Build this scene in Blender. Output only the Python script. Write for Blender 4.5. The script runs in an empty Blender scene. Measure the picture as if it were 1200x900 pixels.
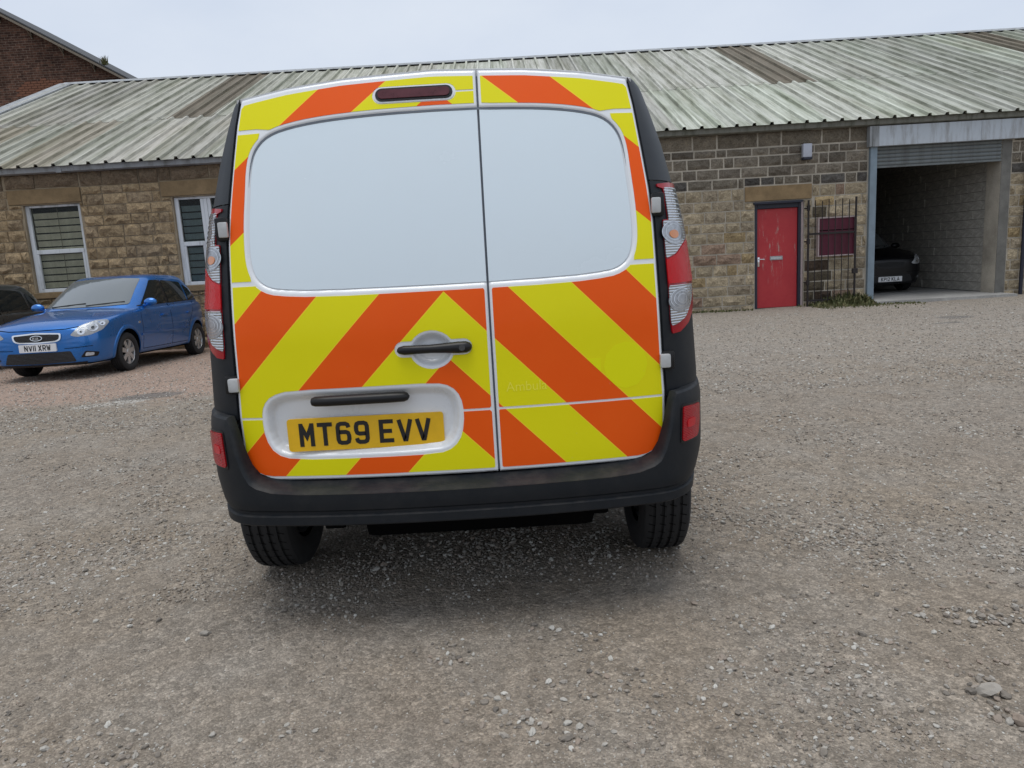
import bpy, bmesh, math, random
import numpy as np
from math import sin, cos, pi, radians, sqrt
from mathutils import Vector, Matrix, noise
from mathutils.bvhtree import BVHTree

SC = bpy.context.scene
COL = SC.collection
rnd = random.Random(7)

# ------------------------------------------------------------------ camera
PITCH, ROLL, CAM_H = radians(9.75), radians(3.3), 1.23
cam_data = bpy.data.cameras.new("camera")
cam = bpy.data.objects.new("camera", cam_data)
COL.objects.link(cam)
cam_data.sensor_width = 36.0
cam_data.lens = 850 / 1200 * 36
cam_data.clip_start = 0.05
cam_data.clip_end = 3000
fw = Vector((0, cos(PITCH), -sin(PITCH)))
r0 = Vector((1, 0, 0))
u0 = r0.cross(fw)
rt = r0 * cos(ROLL) - u0 * sin(ROLL)
up = r0 * sin(ROLL) + u0 * cos(ROLL)
M = Matrix((rt, up, -fw)).transposed().to_4x4()
M.translation = (0, 0, CAM_H)
cam.matrix_world = M
SC.camera = cam

# ------------------------------------------------------------------ sky and sun
SUN_EL, SUN_AZ = radians(83), radians(205)      # azimuth measured clockwise from +Y
world = bpy.data.worlds.new("World")
SC.world = world
world.use_nodes = True
wn, wl = world.node_tree.nodes, world.node_tree.links
for n in list(wn):
    wn.remove(n)
w_out = wn.new("ShaderNodeOutputWorld")
w_bg = wn.new("ShaderNodeBackground")
w_bg.inputs[1].default_value = 0.1
w_sky = wn.new("ShaderNodeTexSky")
w_sky.sky_type = 'NISHITA'
w_sky.sun_disc = False
w_sky.sun_elevation = SUN_EL
w_sky.sun_rotation = SUN_AZ
w_sky.air_density = 1.0
w_sky.dust_density = 3.0
w_tc = wn.new("ShaderNodeTexCoord")
w_map = wn.new("ShaderNodeMapping")
w_map.inputs['Scale'].default_value = (1.0, 1.0, 2.2)
w_noise = wn.new("ShaderNodeTexNoise")
w_noise.inputs['Scale'].default_value = 2.2
w_noise.inputs['Detail'].default_value = 6
w_noise.inputs['Roughness'].default_value = 0.55
w_ramp = wn.new("ShaderNodeValToRGB")
w_ramp.color_ramp.elements[0].position = 0.3
w_ramp.color_ramp.elements[0].color = (0.610, 0.685, 0.815, 1)
w_ramp.color_ramp.elements[1].position = 0.72
w_ramp.color_ramp.elements[1].color = (0.735, 0.795, 0.885, 1)
w_mul = wn.new("ShaderNodeVectorMath")
w_mul.operation = 'SCALE'
w_mul.inputs['Scale'].default_value = 8.7
w_mix = wn.new("ShaderNodeMix")
w_mix.data_type = 'RGBA'
w_mix.inputs[0].default_value = 0.93           # a closed cloud layer over the clear sky
wl.new(w_tc.outputs['Generated'], w_map.inputs['Vector'])
wl.new(w_map.outputs[0], w_noise.inputs['Vector'])
wl.new(w_noise.outputs['Fac'], w_ramp.inputs[0])
wl.new(w_ramp.outputs[0], w_mul.inputs[0])
wl.new(w_sky.outputs[0], w_mix.inputs[6])
wl.new(w_mul.outputs[0], w_mix.inputs[7])
wl.new(w_mix.outputs[2], w_bg.inputs[0])
wl.new(w_bg.outputs[0], w_out.inputs[0])

sun_data = bpy.data.lights.new("sun", 'SUN')
sun_data.energy = 1.5
sun_data.angle = radians(40)
sun_data.color = (1.0, 0.97, 0.93)
sun = bpy.data.objects.new("sun", sun_data)
COL.objects.link(sun)
sdir = Vector((sin(SUN_AZ) * cos(SUN_EL), cos(SUN_AZ) * cos(SUN_EL), sin(SUN_EL)))
sun.rotation_euler = sdir.to_track_quat('Z', 'Y').to_euler()

SC.view_settings.view_transform = 'Standard'
SC.view_settings.look = 'None'
SC.view_settings.exposure = 0.27
SC.view_settings.gamma = 1.0
SC.view_settings.use_curve_mapping = False


# ------------------------------------------------------------------ helpers: materials
def lin(r, g, b):
    f = lambda c: (c / 255 / 12.92) if c / 255 <= 0.04045 else ((c / 255 + 0.055) / 1.055) ** 2.4
    return (f(r), f(g), f(b), 1.0)


class Mat:
    """small wrapper for building a node material"""
    def __init__(s, name, col=(0.5, 0.5, 0.5, 1), rough=0.6, metal=0.0, spec=0.5, coat=0.0):
        s.m = bpy.data.materials.new(name)
        s.m.use_nodes = True
        s.t = s.m.node_tree
        s.n, s.l = s.t.nodes, s.t.links
        s.b = s.n['Principled BSDF']
        s.b.inputs['Base Color'].default_value = col
        s.b.inputs['Roughness'].default_value = rough
        s.b.inputs['Metallic'].default_value = metal
        s.b.inputs['Specular IOR Level'].default_value = spec
        s.b.inputs['Coat Weight'].default_value = coat
        s.b.inputs['Coat Roughness'].default_value = 0.04
        s._tc = None

    def node(s, t, **kw):
        n = s.n.new(t)
        for k, v in kw.items():
            setattr(n, k, v)
        return n

    @property
    def tc(s):
        if s._tc is None:
            s._tc = s.node("ShaderNodeTexCoord")
        return s._tc

    def mapped(s, scale=(1, 1, 1), out='Object', offset=None):
        mp = s.node("ShaderNodeMapping")
        mp.inputs['Scale'].default_value = scale
        s.l.new(s.tc.outputs[out], mp.inputs[0])
        if offset is not None:
            s.l.new(offset, mp.inputs['Location'])
        return mp.outputs[0]

    def noise(s, scale, detail=4, rough=0.55, vec=None, dist=0.0):
        n = s.node("ShaderNodeTexNoise")
        n.inputs['Scale'].default_value = scale
        n.inputs['Detail'].default_value = detail
        n.inputs['Roughness'].default_value = rough
        n.inputs['Distortion'].default_value = dist
        s.l.new(vec if vec is not None else s.tc.outputs['Object'], n.inputs['Vector'])
        return n.outputs['Fac']

    def voro(s, scale, vec=None, out='Color', feature='F1', rand=1.0):
        n = s.node("ShaderNodeTexVoronoi", feature=feature)
        n.inputs['Scale'].default_value = scale
        n.inputs['Randomness'].default_value = rand
        s.l.new(vec if vec is not None else s.tc.outputs['Object'], n.inputs['Vector'])
        return n.outputs[out]

    def ramp(s, fac, stops, interp='LINEAR'):
        n = s.node("ShaderNodeValToRGB")
        cr = n.color_ramp
        cr.interpolation = interp
        while len(cr.elements) < len(stops):
            cr.elements.new(0.5)
        for e, (p, c) in zip(cr.elements, stops):
            e.position = p
            e.color = c if len(c) == 4 else (*c, 1)
        s.l.new(fac, n.inputs[0])
        return n.outputs[0]

    def mix(s, fac, a, b, mode='MIX'):
        n = s.node("ShaderNodeMix", data_type='RGBA', blend_type=mode)
        for i, v in ((0, fac), (6, a), (7, b)):
            if isinstance(v, (int, float, tuple)):
                n.inputs[i].default_value = v
            else:
                s.l.new(v, n.inputs[i])
        return n.outputs[2]

    def math(s, op, a, b=None, c=None, clamp=False):
        n = s.node("ShaderNodeMath", operation=op, use_clamp=clamp)
        for i, v in enumerate((a, b, c)):
            if v is None:
                continue
            if isinstance(v, (int, float)):
                n.inputs[i].default_value = v
            else:
                s.l.new(v, n.inputs[i])
        return n.outputs[0]

    def sep(s, vec):
        n = s.node("ShaderNodeSeparateXYZ")
        s.l.new(vec, n.inputs[0])
        return n.outputs

    def color(s, sock):
        s.l.new(sock, s.b.inputs['Base Color'])

    def rough(s, sock):
        s.l.new(sock, s.b.inputs['Roughness'])

    def bump(s, height, strength=0.3, dist=0.01):
        n = s.node("ShaderNodeBump")
        n.inputs['Strength'].default_value = strength
        n.inputs['Distance'].default_value = dist
        s.l.new(height, n.inputs['Height'])
        s.l.new(n.outputs[0], s.b.inputs['Normal'])
        return n


def g(v):
    return (v, v, v, 1)


def simple(name, col, rough=0.5, metal=0.0, spec=0.5, coat=0.0, wear=0.0, bump=0.0, scale=30):
    m = Mat(name, col, rough, metal, spec, coat)
    if wear:
        nz = m.noise(scale, 6, 0.6)
        m.color(m.mix(1.0, col, m.ramp(nz, [(0.25, g(1 - wear)), (0.75, g(1 + wear * .5))]), 'MULTIPLY'))
        m.rough(m.math('ADD', m.math('MULTIPLY', nz, 0.25), rough - 0.12, clamp=True))
    if bump:
        m.bump(m.noise(scale * 8, 4, 0.6), bump, 0.003)
    return m.m


# ------------------------------------------------------------------ helpers: objects
def ss(a, b, x):
    t = np.clip((np.asarray(x, float) - a) / (b - a), 0, 1)
    r = t * t * (3 - 2 * t)
    return float(r) if r.ndim == 0 else r


class MB:
    """collects shapes; build() links them as ONE mesh object"""
    def __init__(s):
        s.v, s.f, s.mi = [], [], []

    def add(s, verts, faces, mi=0):
        o = len(s.v)
        s.v += [tuple(p) for p in verts]
        s.f += [tuple(i + o for i in f) for f in faces]
        s.mi += [mi] * len(faces)
        return s

    def box(s, x0, x1, y0, y1, z0, z1, mi=0):
        return s.add([(x0, y0, z0), (x1, y0, z0), (x1, y1, z0), (x0, y1, z0), (x0, y0, z1), (x1, y0, z1), (x1, y1, z1), (x0, y1, z1)],
                     [(0, 3, 2, 1), (4, 5, 6, 7), (0, 1, 5, 4), (1, 2, 6, 5), (2, 3, 7, 6), (3, 0, 4, 7)], mi)

    def cbox(s, x0, x1, y0, y1, z0, z1, c=0.004, mi=0):
        """box with bevelled edges"""
        bm = bmesh.new()
        bmesh.ops.create_cube(bm, size=1)
        for v in bm.verts:
            v.co = ((x0 + x1) / 2 + v.co.x * (x1 - x0), (y0 + y1) / 2 + v.co.y * (y1 - y0), (z0 + z1) / 2 + v.co.z * (z1 - z0))
        bmesh.ops.bevel(bm, geom=bm.edges[:], offset=c, segments=2, affect='EDGES', profile=0.6)
        bm.verts.index_update()
        s.add([v.co[:] for v in bm.verts], [[v.index for v in f.verts] for f in bm.faces], mi)
        bm.free()
        return s

    def tube(s, pts, r, n=10, mi=0, cap=True):
        pts = [Vector(p) for p in pts]
        rs = r if isinstance(r, (list, tuple)) else [r] * len(pts)
        base = len(s.v)
        prev = None
        for i, p in enumerate(pts):
            d = (pts[min(i + 1, len(pts) - 1)] - pts[max(i - 1, 0)]).normalized()
            ref = Vector((0, 0, 1)) if abs(d.z) < 0.9 else Vector((1, 0, 0))
            a = d.cross(ref).normalized()
            b = d.cross(a).normalized()
            for k in range(n):
                t = 2 * pi * k / n
                s.v.append(tuple(p + (a * cos(t) + b * sin(t)) * rs[i]))
        for i in range(len(pts) - 1):
            for k in range(n):
                k2 = (k + 1) % n
                s.f.append((base + i * n + k, base + i * n + k2, base + (i + 1) * n + k2, base + (i + 1) * n + k))
                s.mi.append(mi)
        if cap:
            s.f.append(tuple(base + k for k in range(n))); s.mi.append(mi)
            s.f.append(tuple(base + (len(pts) - 1) * n + k for k in range(n))[::-1]); s.mi.append(mi)
        return s

    def lathe_x(s, prof, n=40, c=(0, 0, 0), mi=0):
        """profile of (x, r) turned round the x axis"""
        base = len(s.v)
        for x, r in prof:
            for k in range(n):
                t = 2 * pi * k / n
                s.v.append((c[0] + x, c[1] + r * cos(t), c[2] + r * sin(t)))
        for i in range(len(prof) - 1):
            for k in range(n):
                k2 = (k + 1) % n
                s.f.append((base + i * n + k, base + i * n + k2, base + (i + 1) * n + k2, base + (i + 1) * n + k))
                s.mi.append(mi)
        return s

    def grid(s, rows, mi=0, close=False):
        """rows: list of equally long lists of points"""
        base = len(s.v)
        n = len(rows[0])
        for r in rows:
            s.v += [tuple(p) for p in r]
        for i in range(len(rows) - 1):
            for k in range(n if close else n - 1):
                k2 = (k + 1) % n
                s.f.append((base + i * n + k, base + i * n + k2, base + (i + 1) * n + k2, base + (i + 1) * n + k))
                s.mi.append(mi)
        return s

    def mesh(s, name, mats, smooth=False, angle=None):
        me = bpy.data.meshes.new(name)
        me.from_pydata(s.v, [], s.f)
        for m in (mats if isinstance(mats, (list, tuple)) else [mats]):
            me.materials.append(m)
        me.polygons.foreach_set('material_index', s.mi)
        bm = bmesh.new()
        bm.from_mesh(me)
        bmesh.ops.remove_doubles(bm, verts=bm.verts, dist=1e-5)
        bmesh.ops.recalc_face_normals(bm, faces=bm.faces)
        bm.to_mesh(me)
        bm.free()
        if smooth:
            me.polygons.foreach_set('use_smooth', [True] * len(me.polygons))
            me.set_sharp_from_angle(angle=radians(angle or 40))
        me.update()
        return me

    def build(s, name, mats, parent=None, smooth=False, angle=None, loc=None):
        return link(name, s.mesh(name, mats, smooth, angle), parent, loc)


def link(name, me, parent=None, loc=None):
    o = bpy.data.objects.new(name, me)
    COL.objects.link(o)
    if parent:
        o.parent = parent
    if loc:
        o.location = loc
    return o


def thing(name, label, cat, loc=(0, 0, 0), rot=(0, 0, 0), group=None):
    o = bpy.data.objects.new(name, None)
    o.empty_display_size = 0.2
    COL.objects.link(o)
    o.location = loc
    o.rotation_euler = rot
    return tag(o, label, cat, group)


def tag(o, label=None, cat=None, group=None, kind=None):
    for k, v in (('label', label), ('category', cat), ('group', group), ('kind', kind)):
        if v:
            o[k] = v
    return o


def in_poly(pt, poly):
    x, y = pt
    c = False
    for i in range(len(poly)):
        x1, y1 = poly[i]
        x2, y2 = poly[i - 1]
        if (y1 > y) != (y2 > y) and x < (x2 - x1) * (y - y1) / (y2 - y1) + x1:
            c = not c
    return c


def patch(name, poly, fmap, mats, parent, d=0.0015, back=-0.003, step=0.03, holes=(), cuts=(), pick=None, smooth=True):
    """a thin sheet or lens: outline in (u,v), laid on a surface by fmap(u,v,offset), with a rim back to the surface"""
    bm = bmesh.new()
    vs = [bm.verts.new((p[0], p[1], 0)) for p in poly]
    es = [bm.edges.new((vs[i], vs[(i + 1) % len(vs)])) for i in range(len(vs))]
    bmesh.ops.triangle_fill(bm, edges=es, use_beauty=True)
    def cut(co, no):
        bmesh.ops.bisect_plane(bm, geom=bm.verts[:] + bm.edges[:] + bm.faces[:], dist=1e-6, plane_co=co, plane_no=no)
    us = [p[0] for p in poly]; ws = [p[1] for p in poly]
    if step:
        st = step if isinstance(step, tuple) else (step, step)
        for k in range(1, int((max(us) - min(us)) / st[0]) + 1):
            cut((min(us) + k * st[0] + 1e-4, 0, 0), (1, 0, 0))
        for k in range(1, int((max(ws) - min(ws)) / st[1]) + 1):
            cut((0, min(ws) + k * st[1] + 1e-4, 0), (0, 1, 0))
    for co, no in cuts:
        cut((*co, 0), (*no, 0))
    for h in holes:
        for i in range(len(h)):
            a, b = h[i - 1], h[i]
            cut((*a, 0), (b[1] - a[1], a[0] - b[0], 0))
        dead = [f for f in bm.faces if in_poly(f.calc_center_median()[:2], h)]
        bmesh.ops.delete(bm, geom=dead, context='FACES')
    loose = [v for v in bm.verts if not v.link_faces]
    bmesh.ops.delete(bm, geom=loose, context='VERTS')
    bmesh.ops.remove_doubles(bm, verts=bm.verts, dist=2e-5)
    for f in bm.faces:
        f.normal_update()
        if f.normal.z > 0:
            pass
        if pick:
            c = f.calc_center_median()
            f.material_index = pick(c.x, c.y)
        f.smooth = smooth
    edges = [e for e in bm.edges if len(e.link_faces) == 1]
    rim = {}
    bm.verts.index_update()
    uv = {v: (v.co.x, v.co.y) for v in bm.verts}
    for v, (a, b) in uv.items():
        v.co = fmap(a, b, d)
    for e in edges:
        fi = e.link_faces[0].material_index
        for v in e.verts:
            if v not in rim:
                rim[v] = bm.verts.new(fmap(*uv[v], back))
        try:
            nf = bm.faces.new((e.verts[0], e.verts[1], rim[e.verts[1]], rim[e.verts[0]]))
            nf.material_index = fi
        except ValueError:
            pass
    for e in edges:
        e.smooth = False
    bmesh.ops.recalc_face_normals(bm, faces=bm.faces)
    me = bpy.data.meshes.new(name)
    bm.to_mesh(me)
    bm.free()
    for m in (mats if isinstance(mats, (list, tuple)) else [mats]):
        me.materials.append(m)
    return link(name, me, parent)


def round_poly(pts, r, n=5):
    out = []
    N = len(pts)
    for i in range(N):
        a, b, c = Vector(pts[i - 1]), Vector(pts[i]), Vector(pts[(i + 1) % N])
        rr = r[i] if isinstance(r, (list, tuple)) else r
        d1, d2 = (a - b), (c - b)
        rr = min(rr, d1.length * .45, d2.length * .45)
        p, q = b + d1.normalized() * rr, b + d2.normalized() * rr
        for k in range(n + 1):
            t = k / n
            v = (1 - t) ** 2 * p + 2 * t * (1 - t) * b + t * t * q
            out.append((v.x, v.y))
    return out


def surf_map(bvh, origin, ua, va, dr):
    """lays (u,v) on a mesh by shooting a ray along dr"""
    o, ua, va, dr = Vector(origin), Vector(ua), Vector(va), Vector(dr).normalized()
    last = {}
    def f(u, v, d):
        p = o + ua * u + va * v
        hit, nrm, _, _ = bvh.ray_cast(p, dr)
        if hit is None:
            hit, nrm, _, _ = bvh.find_nearest(last.get('p', p))
            hit = o + ua * u + va * v + dr * last.get('t', 1.0)
            nrm = -dr
        else:
            last['p'] = hit; last['t'] = (hit - p).dot(dr)
        if nrm.dot(dr) > 0:
            nrm = -nrm
        return hit + nrm * d
    return f


# stroke lettering for number plates -------------------------------------
x0, x1, y0, y1 = .14, .86, .09, .91
SIX = [(.86, .74), (.80, .86), (.66, .91), (.34, .91), (.2, .87), (.14, .76), (.14, .24), (.2, .13), (.34, .09), (.66, .09), (.8, .13), (.86, .24), (.86, .40), (.8, .51), (.66, .55), (.22, .55)]
GLYPH = {
    'M': [[(x0, 0), (x0, 1)], [(x1, 0), (x1, 1)], [(x0, .93), (.5, .42), (x1, .93)]],
    'T': [[(0, y1), (1, y1)], [(.5, 0), (.5, .84)]],
    '6': [SIX], '9': [[(1 - a, 1 - b) for a, b in SIX]],
    'E': [[(x0, 0), (x0, 1)], [(.2, y1), (.95, y1)], [(.2, .5), (.85, .5)], [(.2, y0), (.95, y0)]],
    'V': [[(.11, .96), (.46, .10), (.54, .10), (.89, .96)]],
    'N': [[(x0, 0), (x0, 1)], [(x1, 0), (x1, 1)], [(x0, .93), (x1, .07)]],
    '1': [[(.5, 0), (.5, 1)]],
    'X': [[(.1, 0), (.9, 1)], [(.1, 1), (.9, 0)]],
    'R': [[(x0, 0), (x0, 1)], [(.2, y1), (.66, y1), (.82, .86), (.86, .76), (.86, .64), (.8, .52), (.66, .47), (.2, .47)], [(.5, .45), (.88, 0)]],
    'W': [[(.08, 1), (.26, .10), (.31, .10), (.5, .75), (.69, .10), (.74, .10), (.92, 1)]],
    'K': [[(x0, 0), (x0, 1)], [(.86, 1), (.25, .45)], [(.42, .6), (.88, 0)]],
    'P': [[(x0, 0), (x0, 1)], [(.2, y1), (.66, y1), (.82, .86), (.86, .76), (.86, .64), (.8, .52), (.66, .47), (.2, .47)]],
    '2': [[(.14, .78), (.22, .88), (.36, .91), (.64, .91), (.8, .86), (.86, .76), (.84, .62), (.14, .09), (.95, .09)]],
    'L': [[(x0, 0), (x0, 1)], [(.2, y0), (.95, y0)]],
    'A': [[(.08, 0), (.5, .96), (.92, 0)], [(.25, .3), (.75, .3)]],
    'I': [[(.5, 0), (.5, 1)]],
}


def ribbon(pts, w):
    pts = [Vector(p) for p in pts]
    L, R = [], []
    for i, p in enumerate(pts):
        d1 = (p - pts[i - 1]).normalized() if i else (pts[1] - p).normalized()
        d2 = (pts[i + 1] - p).normalized() if i < len(pts) - 1 else d1
        n1, n2 = Vector((-d1.y, d1.x)), Vector((-d2.y, d2.x))
        m = (n1 + n2)
        m = m.normalized() if m.length > 1e-4 else n1
        k = min(1 / max(m.dot(n1), .35), 2.2)
        L.append(p + m * (w / 2 * k)); R.append(p - m * (w / 2 * k))
    return L, R


def plate_text(text, x_start, z_base, yface, mb, ch=(.05, .079), gap=.011, space=.033, stroke=.014):
    """letters in the xz plane facing -y"""
    x = x_start
    lay = 0
    for c in text:
        if c == ' ':
            x += space - gap
            continue
        cw = ch[0] if c not in '1I' else stroke
        for st in GLYPH[c]:
            pp = [((x + a * cw) if c not in '1I' else x + stroke / 2, z_base + b * ch[1]) for a, b in st]
            L, R = ribbon(pp, stroke)
            yy = yface - 0.0012 - 0.00012 * (lay % 4)
            lay += 1
            n = len(L)
            vs = [(p.x, yy, p.y) for p in L] + [(p.x, yy, p.y) for p in R]
            mb.add(vs, [(i, i + 1, n + i + 1, n + i) for i in range(n - 1)])
        x += cw + gap
    return x


# ------------------------------------------------------------------ materials
def mat_ground():
    m = Mat("gravel_ground", rough=0.95, spec=0.2)
    P = m.tc.outputs['Object']
    px, py, pz = m.sep(P)
    big = m.noise(0.33, 3, 0.5)
    mid = m.noise(1.7, 6, 0.65)
    base = m.mix(m.ramp(big, [(.35, g(0)), (.65, g(1))]), (0.228, 0.195, 0.159, 1), (0.240, 0.199, 0.152, 1))
    base = m.mix(m.ramp(mid, [(.42, g(0)), (.66, g(1))]), base, (0.250, 0.222, 0.187, 1))
    # redder chippings on the far left of the yard
    wob = m.math('MULTIPLY', m.math('SUBTRACT', m.noise(.6, 4, .6), 0.5), 3.0)
    a = m.math('MULTIPLY', m.math('SUBTRACT', m.math('ADD', py, wob), 7.2), 1.1, clamp=True)
    b = m.math('MULTIPLY', m.math('SUBTRACT', -1.0, px), 0.45, clamp=True)
    red = m.math('MULTIPLY', a, b, clamp=True)
    base = m.mix(m.math('MULTIPLY', red, 0.75), base, (0.33, 0.235, 0.185, 1))
    # pale dusty wheel-worn area further back on the right
    c = m.math('MULTIPLY', m.math('SUBTRACT', m.math('ADD', py, wob), 5.5), 0.3, clamp=True)
    d = m.math('MULTIPLY', m.math('ADD', px, 1.0), 0.6, clamp=True)
    base = m.mix(m.math('MULTIPLY', m.math('MULTIPLY', c, d), 0.55), base, (0.285, 0.256, 0.220, 1))
    # tar and broken concrete showing through on the left, damp hollows on the right
    def blot(cx, cy, rx, ry, rot, seed):
        dx = m.math('SUBTRACT', px, cx); dy = m.math('SUBTRACT', py, cy)
        u = m.math('ADD', m.math('MULTIPLY', dx, cos(rot) / rx), m.math('MULTIPLY', dy, sin(rot) / rx))
        v = m.math('ADD', m.math('MULTIPLY', dx, -sin(rot) / ry), m.math('MULTIPLY', dy, cos(rot) / ry))
        r2 = m.math('ADD', m.math('MULTIPLY', u, u), m.math('MULTIPLY', v, v))
        nn = m.math('MULTIPLY', m.math('SUBTRACT', m.noise(4.0, 6, .7), .5), 2.6)
        return m.math('MULTIPLY', m.math('SUBTRACT', 1.0, m.math('ADD', r2, nn)), 2.2, clamp=True)
    tar = blot(-4.02, 7.88, .42, .30, .45, 1)
    base = m.mix(m.math('MULTIPLY', tar, .8), base, (.125, .12, .115, 1))
    cc = blot(-4.22, 7.48, .42, .17, .45, 2)
    base = m.mix(m.math('MULTIPLY', cc, .8), base, (.37, .35, .315, 1))
    for q in ((6.75, 10.9, .34, .22, .2), (6.2, 10.2, .26, .10, .1)):
        base = m.mix(m.math('MULTIPLY', blot(*q, 3), .65), base, (.12, .115, .11, 1))
    # grit
    v1 = m.voro(190, out='Color')
    v2 = m.voro(70, out='Color')
    v3 = m.voro(26, out='Color')
    cl = m.noise(2.6, 5, .6)
    s1 = m.ramp(m.sep(v1)[0], [(0, g(.74)), (.6, g(1.0)), (1, g(1.4))])
    s2 = m.ramp(m.sep(v2)[0], [(0, g(.80)), (.6, g(.98)), (1, g(1.45))])
    s3 = m.ramp(m.sep(v3)[1], [(0, g(.7)), (.5, g(1.0)), (1, g(1.3))])
    col = m.mix(0.9, base, s1, 'MULTIPLY')
    col = m.mix(m.ramp(cl, [(.4, g(.35)), (.62, g(.95))]), col, m.mix(1.0, col, s2, 'MULTIPLY'))
    col = m.mix(0.5, col, m.mix(1.0, col, s3, 'MULTIPLY'))
    damp = m.ramp(m.noise(.55, 6, .7), [(.60, g(0)), (.75, g(.45))])
    col = m.mix(damp, col, m.mix(1.0, col, (.62, .56, .5, 1), 'MULTIPLY'))
    m.color(col)
    h = m.math('ADD', m.math('MULTIPLY', m.voro(70, out='Distance'), -0.6), m.math('MULTIPLY', m.voro(190, out='Distance'), -0.3))
    h = m.math('ADD', h, m.math('MULTIPLY', m.noise(9, 6, .7), 1.4))
    m.bump(h, 0.85, 0.010)
    return m.m


def mat_stone(use_attr=False):
    m = Mat("walling_stone_joined" if use_attr else "walling_stone", rough=0.93, spec=0.2)
    if use_attr:
        at = m.node("ShaderNodeAttribute", attribute_name="Col")
        c = at.outputs['Color']
    else:
        oi = m.node("ShaderNodeObjectInfo")
        c = oi.outputs['Color']
    geo = m.node("ShaderNodeNewGeometry")
    P = geo.outputs['Position']
    n1 = m.noise(7, 8, .7, vec=P)
    n2 = m.noise(38, 6, .65, vec=P)
    n3 = m.noise(2.2, 6, .7, vec=P)
    c = m.mix(1.0, c, m.ramp(n1, [(.3, (.66, .63, .60)), (.55, (1.1, 1.1, 1.1)), (.75, (1.4, 1.34, 1.22))]), 'MULTIPLY')
    c = m.mix(1.0, c, m.ramp(n2, [(.3, g(.6)), (.6, g(1.12)), (.8, g(1.3))]), 'MULTIPLY')
    c = m.mix(m.ramp(n3, [(.60, g(0)), (.76, g(.5))]), c, (.035, .032, .030, 1))
    m.color(c)
    m.bump(m.math('ADD', m.noise(14, 8, .75, vec=P), m.math('MULTIPLY', n2, .5)), 1.0, 0.05)
    return m.m


def mat_mortar():
    m = Mat("lime_mortar", rough=0.95, spec=0.15)
    P = m.tc.outputs['Object']
    px, py, pz = m.sep(P)
    right = m.math('MULTIPLY', m.math('SUBTRACT', px, -1.0), 0.5, clamp=True)
    n = m.noise(1.3, 5, .65)
    c = m.mix(right, (.34, .275, .19, 1), (.50, .45, .37, 1))
    c = m.mix(1.0, c, m.ramp(n, [(.3, g(.62)), (.7, g(1.15))]), 'MULTIPLY')
    c = m.mix(1.0, c, m.ramp(m.noise(60, 4), [(.3, g(.8)), (.7, g(1.15))]), 'MULTIPLY')
    m.color(c)
    m.bump(m.noise(80, 4), .5, .006)
    return m.m


def mat_roof():
    m = Mat("weathered_roof_sheet", rough=0.75, spec=0.3)
    oi = m.node("ShaderNodeObjectInfo")
    geo = m.node("ShaderNodeNewGeometry")
    def wmap(s_):
        q = m.node("ShaderNodeMapping"); q.inputs['Scale'].default_value = s_
        m.l.new(geo.outputs['Position'], q.inputs[0]); return q.outputs[0]
    st = wmap((1, .05, .05))
    st2 = wmap((1, .06, .06))
    pos = m.node("ShaderNodeMapping")
    pos.inputs['Scale'].default_value = (1, .25, .25)
    m.l.new(geo.outputs['Position'], pos.inputs[0])
    a = m.noise(14, 6, .75, vec=st)
    b = m.noise(45, 5, .75, vec=st)
    c2 = m.noise(6, 4, .6, vec=st2)
    w = m.noise(1.1, 5, .65, vec=pos.outputs[0])
    c = oi.outputs['Color']
    c = m.mix(m.ramp(a, [(.47, g(0)), (.62, g(.68))]), c, m.mix(1.0, c, (.44, .44, .385, 1), 'MULTIPLY'))
    c = m.mix(m.ramp(c2, [(.45, g(0)), (.60, g(.65))]), c, m.mix(1.0, c, (.55, .58, .50, 1), 'MULTIPLY'))
    c = m.mix(m.ramp(w, [(.50, g(0)), (.70, g(.45))]), c, m.mix(1.0, c, (.76, .70, .58, 1), 'MULTIPLY'))
    c = m.mix(m.ramp(b, [(.5, g(0)), (.72, g(.6))]), c, m.mix(1.0, c, (.5, .5, .46, 1), 'MULTIPLY'))
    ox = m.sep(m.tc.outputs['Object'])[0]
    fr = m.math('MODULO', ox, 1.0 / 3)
    edge = m.math('MULTIPLY', m.ramp(fr, [(.06, g(0)), (.115, g(1)), (.125, g(1)), (.15, g(0))]), m.ramp(m.noise(4.5, 5, .75, vec=st2), [(.46, g(.0)), (.74, g(.6))]))  # dirt and shadow line beside each rib, both put into the colour
    top = m.math('MULTIPLY', m.ramp(fr, [(.135, g(0)), (.15, g(1)), (.185, g(1)), (.205, g(0))]), m.ramp(m.noise(7, 5, .7, vec=st2), [(.4, g(.7)), (.7, g(.05))]))  # rib tops lightened, a highlight painted along them in broken streaks
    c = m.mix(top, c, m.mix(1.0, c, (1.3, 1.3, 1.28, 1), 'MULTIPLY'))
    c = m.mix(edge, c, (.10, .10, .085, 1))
    c = m.mix(m.ramp(m.noise(150, 3, .6), [(.55, g(0)), (.75, g(.5))]), c, m.mix(1.0, c, (.55, .54, .5, 1), 'MULTIPLY'))
    m.color(c)
    m.bump(m.noise(90, 4), .25, .004)
    return m.m


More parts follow.
